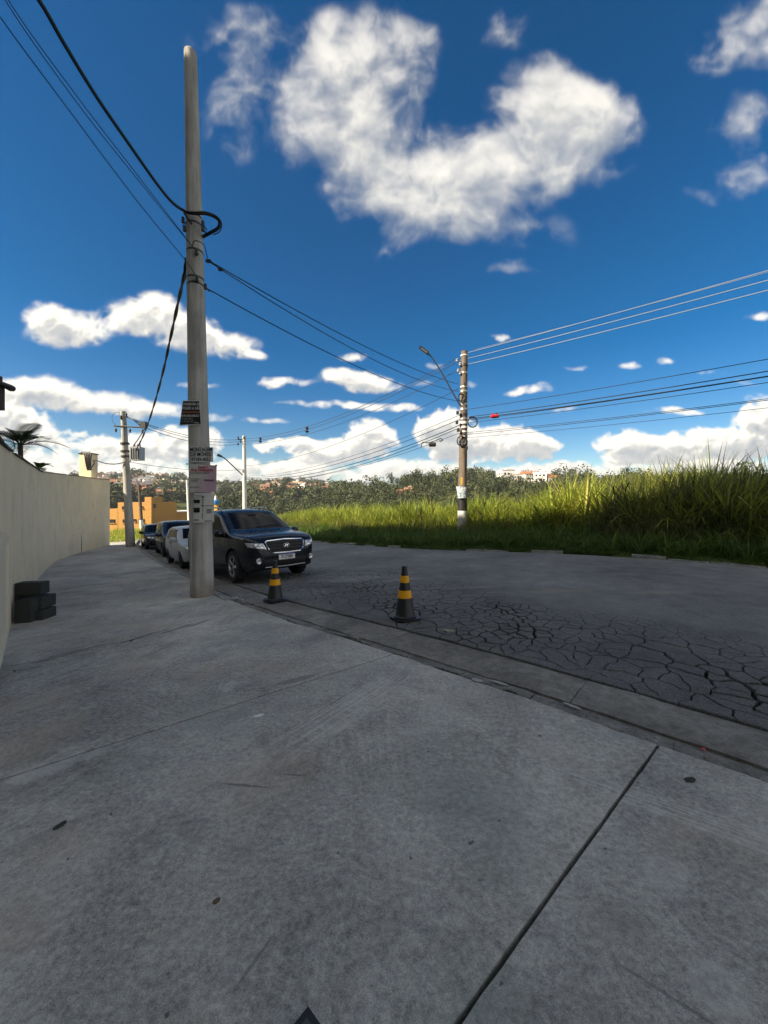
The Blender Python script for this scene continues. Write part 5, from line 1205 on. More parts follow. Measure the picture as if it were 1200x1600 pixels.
M_PALM = mat('palm_leaf', lambda h: h.mix(h.noise(h.obj, 8, 3), (.018,.034,.010), (.07,.10,.03)), .55, .4); M_TRUNK = plain('palm_stem', (.06,.05,.035), .9)
M_PALMB = mat('bright_leaf', lambda h: h.mix(h.noise(h.obj, 8, 3), (.05,.10,.015), (.12,.19,.04)), .55, .4)
def frond(root, base, az, el, L, droop, material, wl=.28, nl=15):
    d = Vector((math.cos(az), math.sin(az), 0)); pts = [Vector(base) + d*(L*u*math.cos(el*(1-.3*u))) + Vector((0,0,L*(math.sin(el)*u - droop*u*u))) for u in np.linspace(0, 1, 12)]
    q = MB(); q.tube(pts, [.014*(1-.75*k/11) for k in range(12)], 5); side = d.cross(Vector((0,0,1)))
    for k in range(nl):
        u = .15 + .85*k/nl; i = min(10, int(u*11)); p = pts[i].lerp(pts[i+1], u*11-i); tan = (pts[i+1]-pts[i]).normalized(); l = wl*math.sin(math.pi*min(1, .18+u*.78))
        for sg in (-1, 1):
            dr = (side*sg*.85 + tan*.55 + Vector((0,0,.22-.25*u))).normalized(); w = tan*.019; t = p + dr*l; md = p + dr*l*.5
            q.add([p-w*.6, p+w*.6, md+w, md-w, t], [(0,1,2,3), (3,2,4)])
    return q.build('frond', material, root)
palmY = 9.6
def palm(label, px, py, Y, nf, L, material, wl, seed):
    rr = random.Random(seed); c = at(px, py, Y); gz = float(ground_z(c.x, c.y)); o = empty('palm', (c.x, c.y, gz)); tag(o, label, 'palm'); hz = c.z - gz
    q = MB(); q.tube([(0,0,0), (.02,0,hz*.5), (0,0,hz)], [.07,.06,.05], 8); q.build('trunk', M_TRUNK, o, True)
    for k in range(nf): frond(o, (0,0,hz), 2*math.pi*k/nf + rr.uniform(-.25,.25), rr.uniform(.35, 1.25), L*rr.uniform(.8, 1.1), rr.uniform(.35,.7), material, wl)
    return o
palm('large dark green palm whose fronds show over the left wall', 32, 696, 9.7, 14, 1.0, M_PALM, .34, 3)
palm('small bright green palm tuft just above the wall coping', 61, 734, 11.6, 9, .55, M_PALMB, .18, 5)

# ------------------------------------------------------------------ litter
M_LEAF = plain('dry_leaf', (.03,.026,.022), .8); M_CHIP = plain('white_chip', (.30,.30,.28), .8); M_REDL = plain('red_litter', (.35,.03,.04), .6)
def flat_bit(name, label, px, py, L, w, rz, material, cat, h=.006, group=None):
    P = on_ground(px, py, 0); s_, t_ = st(P.x, P.y); tau = t_ - float(kk(s_)); z = float(zr(s_)) + (sw_dz(s_, tau) if tau < 2.8 else .0) + .002
    o = empty(name, (P.x, P.y, z), (0,0,R(rz))); tag(o, label, cat, group); q = MB(); n = 10
    rim = [(L/2*math.cos(2*math.pi*k/n)*(1+.12*math.sin(k*2.3)), w/2*math.sin(2*math.pi*k/n)*(1+.15*math.cos(k*1.7)), h*.3*math.sin(k*1.3)+h*.4) for k in range(n)]
    q.add([(0,0,h)] + rim + [(x, y, 0) for x, y, z_ in rim], [(0, 1+k, 1+(k+1)%n) for k in range(n)] + [(1+k, 1+n+k, 1+n+(k+1)%n, 1+(k+1)%n) for k in range(n)]); q.build('blade' if cat == 'leaf' else 'chip', material, o); return o
flat_bit('leaf', 'single dark oval leaf lying on the concrete at lower left', 93, 1293, .055, .03, 60, M_LEAF, 'leaf')
flat_bit('leaf', 'dark flat leaf on the pavement near the kerb at the right', 1078, 1220, .07, .035, 15, M_LEAF, 'leaf')
flat_bit('leaf', 'tiny brown curled leaf on the concrete at bottom centre left', 338, 1410, .028, .018, 30, plain('brown_leaf', (.09,.06,.04), .8), 'leaf')
flat_bit('paper_scrap', 'pale paper scrap in the gutter right of the near cone', 745, 1063, .10, .05, -30, M_CHIP, 'litter')
flat_bit('paper_scrap', 'long pale scrap lying in the gutter at centre right', 780, 1067, .15, .035, -40, M_CHIP, 'litter')
flat_bit('paper_scrap', 'pale chip at the cracked gutter joint on the right', 893, 1103, .13, .03, -48, M_CHIP, 'litter')
flat_bit('paper_scrap', 'yellowish flattened scrap on the asphalt right of the near cone', 700, 985, .16, .08, -20, plain('yellow_scrap', (.22,.21,.15), .8), 'litter')
flat_bit('litter', 'small red wrapper by the broken kerb strip at far right', 1098, 1171, .035, .022, 10, M_REDL, 'litter')
# ------------------------------------------------------------------ grass
def m_grass(dark, mid, light, dry):
    def f(h):
        at_ = h.node('ShaderNodeAttribute', {'attribute_name': 'tint'}); t = at_.outputs['Fac']
        col = h.ramp(t, [(0.0, dark), (.45, mid), (.80, light), (1.0, dry)])
        h.put(h.bs.inputs['Base Color'], col)
        tr = h.node('ShaderNodeBsdfTranslucent', None, Color=h.mix(.5, col, light)); mx = h.node('ShaderNodeMixShader', None, Fac=.34)
        h.l.new(h.bs.outputs[0], mx.inputs[1]); h.l.new(tr.outputs[0], mx.inputs[2]); h.l.new(mx.outputs[0], h.out.inputs[0]); return None
    return f
M_GRASS = mat('tall_grass', m_grass((.055,.090,.012), (.19,.25,.032), (.40,.43,.07), (.44,.34,.13)), .55, .3)
M_GRASSD = mat('dry_grass', m_grass((.034,.050,.016), (.085,.100,.034), (.16,.145,.065), (.25,.19,.11)), .6, .3)
M_TURF = mat('short_grass', m_grass((.030,.060,.012), (.070,.125,.022), (.125,.19,.036), (.25,.22,.10)), .6, .25)
def blades(name, base, h, lean, az, w, tint, material, nseg=5, kind='stuff', parent=None, droop=1.0):
    """base (n,3), h, lean, az, w, tint arrays -> one mesh of bent tapering blades"""
    n = len(h); u = np.linspace(0, 1, nseg+1); d = np.stack([np.cos(az), np.sin(az)], -1)
    hz = h[:, None]*(u[None]*(1 - .0*u[None]) - droop*(lean[:, None]**2)*.55*u[None]**2.6)
    ho = h[:, None]*lean[:, None]*u[None]**1.9
    cx = base[:, 0:1] + d[:, 0:1]*ho; cy = base[:, 1:2] + d[:, 1:2]*ho; cz = base[:, 2:3] + hz
    fa = az + np.pi/2 + RNG.uniform(-.7, .7, n); wx, wy = np.cos(fa), np.sin(fa)
    ww = w[:, None]*.5*np.clip(1.15*(1 - u[None]**2.2), .04, 1)*np.minimum(1, .55 + 2*u[None])
    Lf = np.stack([cx - wx[:, None]*ww, cy - wy[:, None]*ww, cz], -1); Rt = np.stack([cx + wx[:, None]*ww, cy + wy[:, None]*ww, cz], -1)
    v = np.stack([Lf, Rt], 2).reshape(-1, 3); per = 2*(nseg+1); b = np.arange(n)[:, None]*per + 2*np.arange(nseg)[None]
    f = np.stack([b, b+1, b+3, b+2], -1).reshape(-1, 4); me = fast_mesh(name, v, f, False)
    a = me.attributes.new('tint', 'FLOAT', 'POINT'); a.data.foreach_set('value', np.repeat(tint, per).astype(np.float32))
    o = obj(name, me, material, parent); tag(o, kind=kind); return o
def vnoise(x, y, sc, off=0.0): return gnoise(np.asarray(x)*sc + off + 100, np.asarray(y)*sc + off*.37 + 100)
def verge_pts(n, s0, s1, t0, t1, power=1.0):
    s = RNG.uniform(s0, s1, n); tau = t0 + (t1-t0)*RNG.uniform(0, 1, n)**power; x, y = xy(s, tau); return s, tau, x, y
def in_view(x, y, m=90): px = 600 + FPX*x/np.maximum(y, .1); return (y > 2) & (px > 380-m) & (px < 1200+m)
# clumps of tall grass: clump centres, then blades fanning out of each
def tall(n_clump, per, s0, s1, t0, t1, hfun, material, name, label, tint_fun, w0=.024, power=1.0, lean0=.46, spread=.30, nseg=5):
    s, tau, x, y = verge_pts(n_clump, s0, s1, t0, t1, power); k = in_view(x, y); s, tau, x, y = s[k], tau[k], x[k], y[k]
    hh = hfun(s, tau, x, y); keep = hh > .08; s, tau, x, y, hh = s[keep], tau[keep], x[keep], y[keep], hh[keep]; m = len(s)
    i = np.repeat(np.arange(m), per); N = len(i); a = RNG.uniform(0, 2*np.pi, N); rad = np.abs(RNG.normal(0, spread*.6, N))
    bx_, by_ = x[i] + rad*np.cos(a), y[i] + rad*np.sin(a); z = ground_z(bx_, by_) - .05
    ct = tint_fun(s, tau, x, y)
    h = hh[i]*RNG.uniform(.40, 1.12, N); lean = np.clip(np.abs(RNG.normal(lean0, .26, N)), .03, 1.15); az = a + RNG.normal(0, .6, N)
    t = np.clip(ct[i] + RNG.normal(0, .13, N), 0, 1)
    o = blades(name, np.stack([bx_, by_, z], -1), h, lean, az, w0*RNG.uniform(.6, 1.3, N), t, material, nseg)
    tag(o, label, 'grass'); return o
def h_mid(s, tau, x, y):
    b = 1.78 + .6*vnoise(x, y, .32) + .55*vnoise(x, y, .9, 5)
    px = 600 + FPX*x/y
    b = b*np.interp(px, [430, 470, 560, 700, 830, 900, 1000, 1300], [.72, .95, 1.0, .92, .95, 1.12, 1.22, 1.25])
    st0 = np.interp(px, [700, 900, 1000], [14.9, 14.4, 13.0]); return b*sstep(tau, st0, st0 + 1.3)
def tint_mid(s, tau, x, y): return .46 + .30*vnoise(x, y, .45, 3) + RNG.normal(0, .17, len(x))
tall(1500, 34, -3, 46, 13.0, 17.5, h_mid, M_GRASS, 'tall_grass', 'tall bright green grass growing along the far verge', tint_mid, .046, 1.0, .66, .17)
tall(1150, 24, -3, 58, 17.5, 24, lambda s, tau, x, y: h_mid(s, tau, x, y)*1.02, M_GRASS, 'tall_grass', 'tall green grass at the back of the far verge', tint_mid, .050, 1.0, .58, .20)
# coarser, drier reeds towards the right, standing higher, with seed plumes
def h_dry(s, tau, x, y):
    px = 600 + FPX*x/y; return (2.15 + .5*vnoise(x, y, .5, 2) + .3*vnoise(x, y, 1.4, 6))*sstep(px, 880, 1000)*sstep(tau, 12.8, 14.2)
tall(1100, 20, -7, 8, 13.2, 18.5, h_dry, M_GRASSD, 'reed_grass', 'tall dark reedy grass on the right of the far verge', lambda s, tau, x, y: .38 + .45*vnoise(x, y, .7, 4), .032, 1, .48, .34)
tall(420, 9, -7, 9, 13.0, 16.5, lambda s, tau, x, y: (1.25 + .5*vnoise(x, y, .9, 31))*sstep(600 + FPX*x/y, 820, 1000), M_GRASSD, 'reed_grass', 'dry bent straw tangled in the grass at right', lambda s, tau, x, y: .88 + 0*x, .020, 1, .85, .4)
tall(500, 7, 0, 40, 14.2, 18, lambda s, tau, x, y: 1.3 + .5*vnoise(x, y, .9, 33), M_GRASSD, 'reed_grass', 'dry straw stems mixed into the bright grass', lambda s, tau, x, y: .85 + 0*x, .020, 1, .6, .35)
# low fringe and turf beside the far kerb
def h_low(s, tau, x, y): return (.34 + .16*vnoise(x, y, .7) + .14*vnoise(x, y, 2.2, 8))*(.45 + .55*sstep(tau, 11.5, 12.6))
tall(2600, 16, -6, 7, 11.40, 12.9, h_low, M_TURF, 'verge_grass', 'short dark grass creeping over the far kerb at right', lambda s, tau, x, y: .36 + .3*vnoise(x, y, 1.1, 24), .016, 1.2, .72, .14, 3)
tall(5200, 13, -6, 44, 11.42, 13.6, h_low, M_TURF, 'verge_grass', 'short dark grass spilling over the far kerb', lambda s, tau, x, y: .38 + .32*vnoise(x, y, 1.1, 4), .018, 1.0, .70, .13, 3)
tall(1500, 16, -6, 40, 11.8, 15.4, lambda s, tau, x, y: (.75 + .35*vnoise(x, y, .8, 12)), M_TURF, 'verge_grass', 'knee high grass between the turf and the tall grass', lambda s, tau, x, y: .45 + .3*vnoise(x, y, 1.0, 14), .026, 1.0, .75, .14, 4)
# seed plumes: single stalks one can pick out against the sky
M_PLUME = plain('seed_plume', (.060,.052,.036), .8, var=.4)
plumes = []
for k in range(60):
    px = random.choice([random.uniform(955, 1200), random.uniform(1040, 1200), random.uniform(780, 960)]) if k % 6 else random.uniform(560, 800)
    Y = random.uniform(11.2, 14.5) if px > 940 else random.uniform(15.5, 21); x = (px-600)/FPX*Y
    gz = float(ground_z(x, Y)); topy = random.uniform(712, 748) if px > 940 else random.uniform(738, 765); H = CAMZ + (HORIZ-topy)/FPX*Y - gz
    o = empty('reed_stalk', (x, Y, gz)); a = random.uniform(0, 6.28); ln = random.uniform(.05, .22)
    lab = 'tall reed stalk with dark plume rising above the grass at right' if px > 940 else 'slender reed stalk rising above the grass near the middle'
    tag(o, lab, 'reed', 'reed stalks at right' if px > 940 else 'reed stalks near the middle')
    pts = [Vector((math.cos(a)*ln*H*u*u, math.sin(a)*ln*H*u*u, H*u)) for u in np.linspace(0, 1, 9)]
    q = MB(); q.tube(pts, [.008*(1-.6*i/8) for i in range(9)], 5); q.build('stalk', M_PLUME, o)
    q = MB()
    for j in range(9):
        u = random.uniform(.78, 1.0); p = pts[7].lerp(pts[8], min(1, max(0, (u-.875)*8))) if u > .875 else pts[6].lerp(pts[7], (u-.75)*8)
        b = random.uniform(0, 6.28); L = random.uniform(.12, .30); dr = Vector((math.cos(b)*.35, math.sin(b)*.35, .9)).normalized(); w = dr.orthogonal().normalized()*.018
        q.add([p-w, p+w, p+dr*L], [(0,1,2)])
    for j in range(5):
        u = random.uniform(.35, .85); i = int(u*8); p = pts[i]; b = random.uniform(0, 6.28); L = random.uniform(.35, .75); dr = Vector((math.cos(b)*.6, math.sin(b)*.6, .8)); w = dr.cross(Vector((0,0,1))).normalized()*.024
        m1 = p + dr*L*.5; m2 = p + dr*L*.85 + Vector((0,0,-.12*L)); q.add([p-w*.6, p+w*.6, m1+w, m1-w, m2], [(0,1,2,3),(3,2,4)])
    tag(q.build('plume', M_PLUME, o), kind='stuff')
# grass on the bright plot beyond the far end of the sidewalk
x = RNG.uniform(-46, -20, 9000); y = RNG.uniform(26.5, 58, 9000); s_, t_ = st(x, y); tau_ = t_ - kk(s_); px_ = 600 + FPX*x/y
k = (tau_ < 2.4) & (px_ > 130) & (px_ < 300) & (s_ > 33.5); x, y = x[k], y[k]; n = len(x); i = np.repeat(np.arange(n), 9); N = len(i)
bx_, by_ = x[i] + RNG.normal(0, .2, N), y[i] + RNG.normal(0, .2, N); bz_ = ground_z(bx_, by_) - .03
hh_ = (.35 + .9*sstep(y[i], 33, 44))*RNG.uniform(.5, 1.1, N)*(1 + .4*vnoise(bx_, by_, .3))
o = blades('plot_grass', np.stack([bx_, by_, bz_], -1), hh_, np.abs(RNG.normal(.35, .2, N)), RNG.uniform(0, 6.28, N), .05*RNG.uniform(.6, 1.3, N), np.clip(.62 + .3*vnoise(bx_, by_, .4, 3) + RNG.normal(0, .15, N), 0, 1), M_GRASS, 3); tag(o, 'sunlit yellow green grass in front of the orange building', 'grass')

# ------------------------------------------------------------------ woods on the hills
def m_leaf(c1, c2, c3):
    def f(h):
        t = h.node('ShaderNodeAttribute', {'attribute_name': 'tint'}).outputs['Fac']; return h.ramp(t, [(0, c1), (.5, c2), (1, c3)])
    return f
M_WOOD = mat('wood_foliage', m_leaf((.022,.034,.016), (.048,.062,.028), (.090,.100,.045)), .75, .15)
M_BARK = plain('bark', (.07,.055,.04), .9, var=.3)
def crown_quads(c, rx, rz, n, size, rng, lumps=5):
    """leaf clumps spread through a lumpy crown; c (3,)"""
    lc = rng.normal(0, .42, (lumps, 3))*np.array([rx, rx, rz]); lr = rng.uniform(.45, .75, lumps)
    k = rng.integers(0, lumps, n); d = rng.normal(size=(n, 3)); d /= np.linalg.norm(d, axis=1, keepdims=True); rr = rng.uniform(.55, 1.0, n)**.6
    p = np.asarray(c) + lc[k] + d*(rr*lr[k])[:, None]*np.array([rx, rx, rz])
    a = rng.normal(size=(n, 3)); a = d*1.0 + a*.30; a /= np.linalg.norm(a, axis=1, keepdims=True); b = np.cross(a, rng.normal(size=(n, 3))); b /= np.linalg.norm(b, axis=1, keepdims=True); cc = np.cross(a, b)
    s = size*rng.uniform(.6, 1.3, n)[:, None]
    nn = (p - np.asarray(c))/np.array([rx, rx, rz]) + d*.9 + rng.normal(0, .13, (n, 3)); nn /= np.linalg.norm(nn, axis=1, keepdims=True); global LAST_N; LAST_N = np.repeat(nn, 4, axis=0)
    return np.stack([p - b*s - cc*s*.7, p + b*s - cc*s*.5, p + b*s*.8 + cc*s*.7, p - b*s*.7 + cc*s*.6], 1).reshape(-1, 3)
def woods(name, label, pts, rx_rng, nq, size):
    V = []; T = []; NR = []
    for (x, y, rx) in pts:
        z = float(ground_z(x, y)); rz = rx*RNG.uniform(.75, 1.15); n = nq; V.append(crown_quads((x, y, z + rz*1.05), rx, rz, n, size*rx, RNG)); NR.append(LAST_N); base = RNG.uniform(.05, 1.0)**1.2; T.append(np.repeat(np.clip(base + RNG.normal(0, .06, n), 0, 1), 4))
    V = np.vstack(V); f = np.arange(len(V)).reshape(-1, 4); me = fast_mesh(name, V, f); a = me.attributes.new('tint', 'FLOAT', 'POINT'); a.data.foreach_set('value', np.concatenate(T).astype(np.float32))
    me.polygons.foreach_set('use_smooth', np.ones(len(me.polygons), bool)); me.normals_split_custom_set_from_vertices(np.vstack(NR).astype(np.float32))
    o = obj(name, me, M_WOOD); tag(o, label, 'woodland', kind='stuff'); return o
def polar(px0, px1, r0, r1, n, keep=None):
    out = []; 
    while len(out) < n:
        px = random.uniform(px0, px1); r = r0 + (r1-r0)*random.random()**.9; ph = math.atan((px-600)/FPX); x, y = r*math.sin(ph), r*math.cos(ph)
        if keep is None or keep(px, r, x, y): out.append((x, y))
    return out
CLEAR = []                                            # places kept free of trees for houses: (px, r, half width px, half depth)
def free(px, r, x, y): return not any(abs(px-a) < w and abs(r-b) < d for a, b, w, d in CLEAR)
CLEAR += [(818, 236, 46, 24), (632, 196, 16, 14), (470, 236, 4, 10)]
pB = [(x, y, min(1.1, max(.6, math.hypot(x, y)/215))*random.choice([1.6, 2.0, 2.5, 3.0, 3.8])*random.uniform(.8, 1.2)) for x, y in polar(330, 1290, 118, 268, 3000, lambda px, r, x, y: free(px, r, x, y) and (px < 470 or r > 128))]
woods('hill_woods', 'dense dark green wood covering the nearer hill', pB, None, 140, .105)
def keepA(px, r, x, y):                               # the far hill is mostly houses; trees in bands and patches
    v = float(vnoise(px, r, .012, 3)) + .55*float(vnoise(px, r, .04, 7)); return v > .02 or r > 600
pA = [(x, y, random.uniform(3.2, 5.6)) for x, y in polar(110, 560, 250, 640, 1700, keepA)]
woods('hill_woods', 'tree patches scattered over the built-up far hill', pA, None, 70, .17)
def tree(label, px, r, H, rx, spread=1.0):
    ph = math.atan((px-600)/FPX); x, y = r*math.sin(ph), r*math.cos(ph); z = float(ground_z(x, y)); o = empty('tree', (x, y, z)); tag(o, label, 'tree')
    q = MB(); q.tube([(0,0,-.3), (.1,0,H*.4), (-.05,.1,H*.8)], [H*.028, H*.022, H*.010], 7)
    for k in range(6):
        a = 2*math.pi*k/6 + random.uniform(-.3,.3); b = H*random.uniform(.42,.7); q.tube([(.05,0,b), (math.cos(a)*rx*.45, math.sin(a)*rx*.45, b+H*.12), (math.cos(a)*rx*.75, math.sin(a)*rx*.75, b+H*.18)], [H*.011, H*.008, H*.004], 5)
    q.build('trunk', M_BARK, o, True); V = crown_quads((0, 0, H*.72), rx, H*.30*spread, 420, .10*rx, RNG, 9); me = fast_mesh('crown', V, np.arange(len(V)).reshape(-1, 4), True); me.normals_split_custom_set_from_vertices(LAST_N.astype(np.float32)); a = me.attributes.new('tint', 'FLOAT', 'POINT'); a.data.foreach_set('value', np.repeat(np.clip(RNG.normal(.4, .2, 420), 0, 1), 4).astype(np.float32)); obj('crown', me, M_WOOD, o)
for lab, px, r, H, rx in (('slender taller tree poking above the wooded ridge left of the brown pole', 611, 245, 11, 2.6), ('pair of round crowned trees on the ridge above the far roofs', 493, 262, 11.5, 4.2), ('lone open crowned tree on the skyline right of the hilltop houses', 893, 240, 10.5, 2.8), ('round dark tree on the skyline over the far left roofs', 281, 600, 17, 6.5),
                         ('small tree on the skyline just behind the hilltop houses', 868, 245, 7.5, 2.0), ('flat topped tree on the ridge behind the white lamp pole', 447, 420, 15, 6.0), ('broad tree near the top of the far left hill', 212, 605, 14, 8.5), ('low round tree behind the reeds on the right skyline', 955, 225, 7.5, 3.8)):
    tree(lab, px, r, H, rx)

# ------------------------------------------------------------------ houses on the hills
def hm(name, c): return plain(name, c, .85, var=.18, vs=.6)
WALLS = {'white': hm('house_white', (.70,.68,.64)), 'cream': hm('house_cream', (.62,.54,.42)), 'pink': hm('house_pink', (.60,.40,.32)), 'brick': hm('house_brick', (.38,.20,.12)), 'grey': hm('house_grey', (.40,.38,.36))}
ROOF_T = hm('roof_tile', (.34,.14,.075)); ROOF_G = hm('roof_grey', (.32,.31,.30)); M_HOLE = plain('window_hole', (.018,.018,.02), .4)
HMESH = {}
def house_mesh(col, kind):
    if (col, kind) in HMESH: return HMESH[(col, kind)]
    q = MB(); w, d, h = {'flat': (8, 7, 6.5), 'gable': (9, 8, 4.2), 'tall': (7, 7, 9)}[kind]
    q.cur = 0; q.box((0,0,h/2-1), (w, d, h+2)); q.cur = 1
    if kind == 'gable': q.add([(-w/2-.4,-d/2-.5,h+.01),(w/2+.4,-d/2-.5,h+.01),(w/2+.4,d/2+.5,h+.01),(-w/2-.4,d/2+.5,h+.01),(-w/2-.4,0,h+1.9),(w/2+.4,0,h+1.9)], [(0,1,5,4),(2,3,4,5),(0,4,3),(1,2,5),(3,2,1,0)])
    else: q.box((0,0,h+.16), (w+.4, d+.4, .3)); q.cur = 0; q.box((w*.2,d*.1,h+.9), (w*.4,d*.5,1.2))
    q.cur = 2
    for fl in range(int(h//2.8)):
        for k in (-1, 0, 1): q.box((k*w*.28, -d/2-.02, 1.5+2.8*fl), (1.2,.1,1.2)); q.box((w/2+.02, k*d*.28, 1.5+2.8*fl), (.1,1.1,1.2)); q.box((-w/2-.02, k*d*.28, 1.5+2.8*fl), (.1,1.1,1.2))
    me = q.mesh('house'); 
    for m_ in (WALLS[col], ROOF_T if kind == 'gable' else ROOF_G, M_HOLE): me.materials.append(m_)
    HMESH[(col, kind)] = me; return me
def place_house(px, r, col, kind, sc, rz, label, group):
    ph = math.atan((px-600)/FPX); x, y = r*math.sin(ph), r*math.cos(ph); z = float(ground_z(x, y))
    o = bpy.data.objects.new('house', house_mesh(col, kind)); o.location = (x, y, z); o.rotation_euler = (0, 0, rz); o.scale = (sc, sc, sc); link(o); tag(o, label, 'house', group); return o
used = []
def scatter_houses(n, px0, px1, r0, r1, where, mind=9.0, scl=(.8, 1.2)):
    c = 0; tries = 0
    while c < n and tries < n*40:
        tries += 1; px = random.uniform(px0, px1); r = random.uniform(r0, r1); v = float(vnoise(px, r, .012, 3)) + .55*float(vnoise(px, r, .04, 7))
        if v > .12: continue
        ph = math.atan((px-600)/FPX); x, y = r*math.sin(ph), r*math.cos(ph)
        if any((x-a)**2 + (y-b)**2 < mind**2 for a, b in used): continue
        used.append((x, y)); col = random.choices(list(WALLS), (4, 3, 3, 2, 2))[0]; kind = random.choices(['flat', 'gable', 'tall'], (3, 5, 1))[0]
        place_house(px, r, col, kind, random.uniform(*scl), random.uniform(-.6, .6) - ph, 'tiny %s %s house in the crowd %s' % (col, {'flat': 'flat roofed', 'gable': 'tile roofed', 'tall': 'tall'}[kind], where), '%s houses %s' % (col, where)); c += 1
scatter_houses(150, 150, 330, 300, 610, 'on the far left hill', 8.5, (.85, 1.35))
scatter_houses(62, 392, 512, 330, 560, 'on the slope behind the white lamp pole', 8.5, (.8, 1.3))
for px, r, col, kind, sc, rz, lab in ((790, 236, 'white', 'flat', 1.0, .2, 'white flat roofed house on the wooded hilltop just right of the brown pole'), (800, 232, 'grey', 'flat', .7, -.2, 'low grey house below the white hilltop house by the brown pole'), (827, 240, 'white', 'gable', 1.0, .1, 'white house with tiled roof at the left of the hilltop row'), (843, 236, 'white', 'flat', .9, -.3, 'pale flat roofed house in the middle of the hilltop row'), (852, 241, 'cream', 'gable', .8, .3, 'small cream house with tiled roof in the hilltop row'), (864, 238, 'grey', 'gable', .8, -.1, 'grey house at the right end of the hilltop row'),
                                   (626, 196, 'brick', 'gable', .55, .2, 'left of the two small orange brick houses in the wood'), (638, 196, 'brick', 'flat', .55, -.2, 'right of the two small orange brick houses in the wood'), (597, 246, 'white', 'gable', .6, .1, 'single tiny white house on the wooded ridge left of the brown pole')):
    place_house(px, r, col, kind, sc, rz, lab, None)
# long low white roofs far behind the grass tops
q = MB(); q.box((0,0,.7), (8, 5, 1.4)); q.box((0,0,1.5), (8.6, 5.6, .2)); ph = math.atan((465-600)/FPX); o = q.build('shed', WALLS['white']); r = 130; o.location = (r*math.sin(ph), r*math.cos(ph), float(ground_z(r*math.sin(ph), r*math.cos(ph))) + 1.5); o.rotation_euler = (0,0,-ph); tag(o, 'long low white roofed shed below the wooded slope beside the white pole', 'shed')
q = MB(); q.tube([(0,0,0), (0,0,20)], [.5,.2], 6); q.box((0,0,12), (2.4,.3,.3)); q.box((0,0,16), (1.6,.3,.3)); ph = math.atan((228.5-600)/FPX); r = 612; o = q.build('radio_mast', M_STEEL); o.location = (r*math.sin(ph), r*math.cos(ph), float(ground_z(r*math.sin(ph), r*math.cos(ph)))); tag(o, 'thin radio mast on top of the far left hill', 'mast')

# ------------------------------------------------------------------ orange block building
def m_orange(h):
    p = h.obj; br = h.node('ShaderNodeTexBrick', None, Vector=h.mapping(p, rot=(R(90),0,0), scale=(1,1,1)), Color1=(.56,.30,.095,1), Color2=(.50,.25,.075,1), Mortar=(.42,.27,.13,1), Scale=2.2, Mortar_Size=.02).outputs[0]
    n = h.noise(p, .5, 4); return h.mix(h.ss(n, .5, .75, 0, .5), br, (.46,.24,.08))
M_ORANGE = mat('orange_block', m_orange, .9, .15)
YO = 58.0; ob = empty('orange_building', at(237, 829, YO)); tag(ob, 'unfinished orange block building with dark window openings at the far left', 'building'); ob0 = ob.location
def opx(px, py, Y=YO): return at(px, py, Y) - ob0
zb = -1.2
def ofront(px0, px1, pytop, Y, depth, name='wall', d0=0.0):
    a, b = opx(px0, pytop, Y), opx(px1, pytop, Y); q = MB(); q.box(((a.x+b.x)/2, depth/2 + (Y-YO) + d0, (a.z+zb)/2), (b.x-a.x, depth, a.z-zb)); return q.build(name, M_ORANGE, ob)
ofront(158, 184, 795.5, YO, 9, 'low_wing'); ofront(184.02, 226, 785, YO + .02, 9, 'middle_wing')
# stair tower with a visible right flank: a box turned so both faces show
tw_ = empty('tmp'); bpy.data.objects.remove(tw_)
a, b = opx(226.04, 776.5), opx(236.5, 776.5); q = MB(); X0, X1, Zt = a.x, b.x, a.z
c = at(254, 776.5, 66) - ob0
q.prism([(X0, 0), (X1, 0), (c.x, c.y), (c.x - (X1-X0), c.y)], zb, Zt); q.build('tower', M_ORANGE, ob)
for (px0, px1, py0, py1) in ((170,179.5,811.5,817),(192,197.5,811.5,817),(217,225.5,811,816.5),(209.5,212.5,811,815),(191,197.5,791,796.5),(221.5,223.5,791,794)):
    a, b = opx(px0, py0), opx(px1, py1); q = MB(); q.box(((a.x+b.x)/2, -.02, (a.z+b.z)/2), (b.x-a.x, .12, a.z-b.z)); w_ = q.build('window', M_HOLE, ob)
    q = MB(); q.box(((a.x+b.x)/2, -.06, b.z - .05), (b.x-a.x+.2, .16, .1)); q.build('sill', M_ORANGE, w_)
dF = Vector((c.x - X1, c.y, 0)); LF = dF.length; dF.normalize()
for u0, u1 in ((.16,.36),(.62,.82)):
    q = MB(); m_ = Vector((X1, 0, 0)) + dF*LF*(u0+u1)/2; zc = (opx(240, 790.5).z + opx(240, 796).z)/2 + .25; q.box((m_.x, m_.y, zc), (LF*(u1-u0), .14, .62), math.atan2(dF.y, dF.x)); q.build('window', M_HOLE, ob)
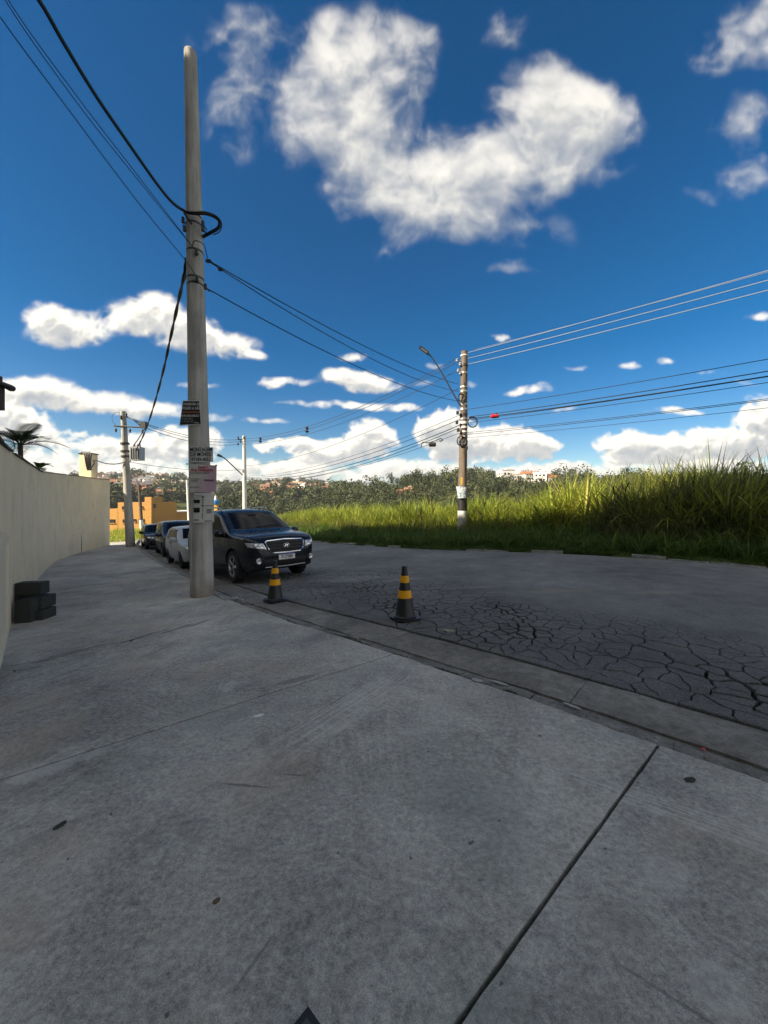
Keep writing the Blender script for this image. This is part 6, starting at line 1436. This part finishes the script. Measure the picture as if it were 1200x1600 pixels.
# low annex to the right
a, b = at(253.5, 801, 66.2) - ob0, at(296, 800, 70) - ob0; q = MB(); q.prism([(a.x, a.y), (b.x, b.y), (b.x, b.y+8), (a.x, a.y+8)], zb, a.z); q.build('annex', M_ORANGE, ob)
q = MB(); q.prism([(a.x-.1, a.y-.2), (b.x+.3, b.y-.2), (b.x+.3, b.y+8), (a.x-.1, a.y+8)], a.z+.003, a.z+.2); q.build('annex_roof', WALLS['white'], ob)
for k in range(3):
    p = a.lerp(b, .27 + .09*k); q = MB(); q.box((p.x, p.y-.03, (at(0, 811, 67).z - ob0.z)), (.6, .12, .75), math.atan2(b.y-a.y, b.x-a.x)); q.build('window', M_HOLE, ob)
# yellow totem with a blue and white top beside the large pole
YQ = 42.0; tp = at(337, 822, YQ); to = empty('totem_sign', tp); tag(to, 'yellow totem sign with a blue and white top just right of the posters', 'sign')
q = MB(); q.box((0, 0, (at(0, 788, YQ).z - tp.z)/2), (.42, .3, at(0, 788, YQ).z - tp.z)); q.build('totem_column', plain('totem_yellow', (.62,.36,.06), .6), to)
q = MB(); q.lathe([(.30,0),(.34,.1),(.34,.4),(.22,.5)], 12, Matrix.Translation((.05,0,at(0, 788, YQ).z - tp.z + .004))); q.build('totem_head', plain('totem_blue', (.03,.20,.50), .5), to, True)
q = MB(); q.lathe([(.16,0),(.12,.3),(.05,.5)], 10, Matrix.Translation((0,0,at(0, 788, YQ).z - tp.z + .51))); q.build('totem_tip', M_WHITE, to, True)

# ------------------------------------------------------------------ thin summer haze in the air
HZ = 0.00019
q = MB(); q.box((0, 0, (60 - 14)/2 - 0), (15000, 15000, 74)); 
hz_m = bpy.data.materials.new('haze'); hz_m.use_nodes = True; hh = NT(hz_m.node_tree); hh.n.clear()
pv = hh.node('ShaderNodeVolumePrincipled', None, Color=(.80,.86,.95,1), Density=HZ, Anisotropy=.2); oo = hh.n.new('ShaderNodeOutputMaterial'); hh.l.new(pv.outputs[0], oo.inputs['Volume'])
haze = q.build('haze', hz_m); tag(haze, kind='stuff')
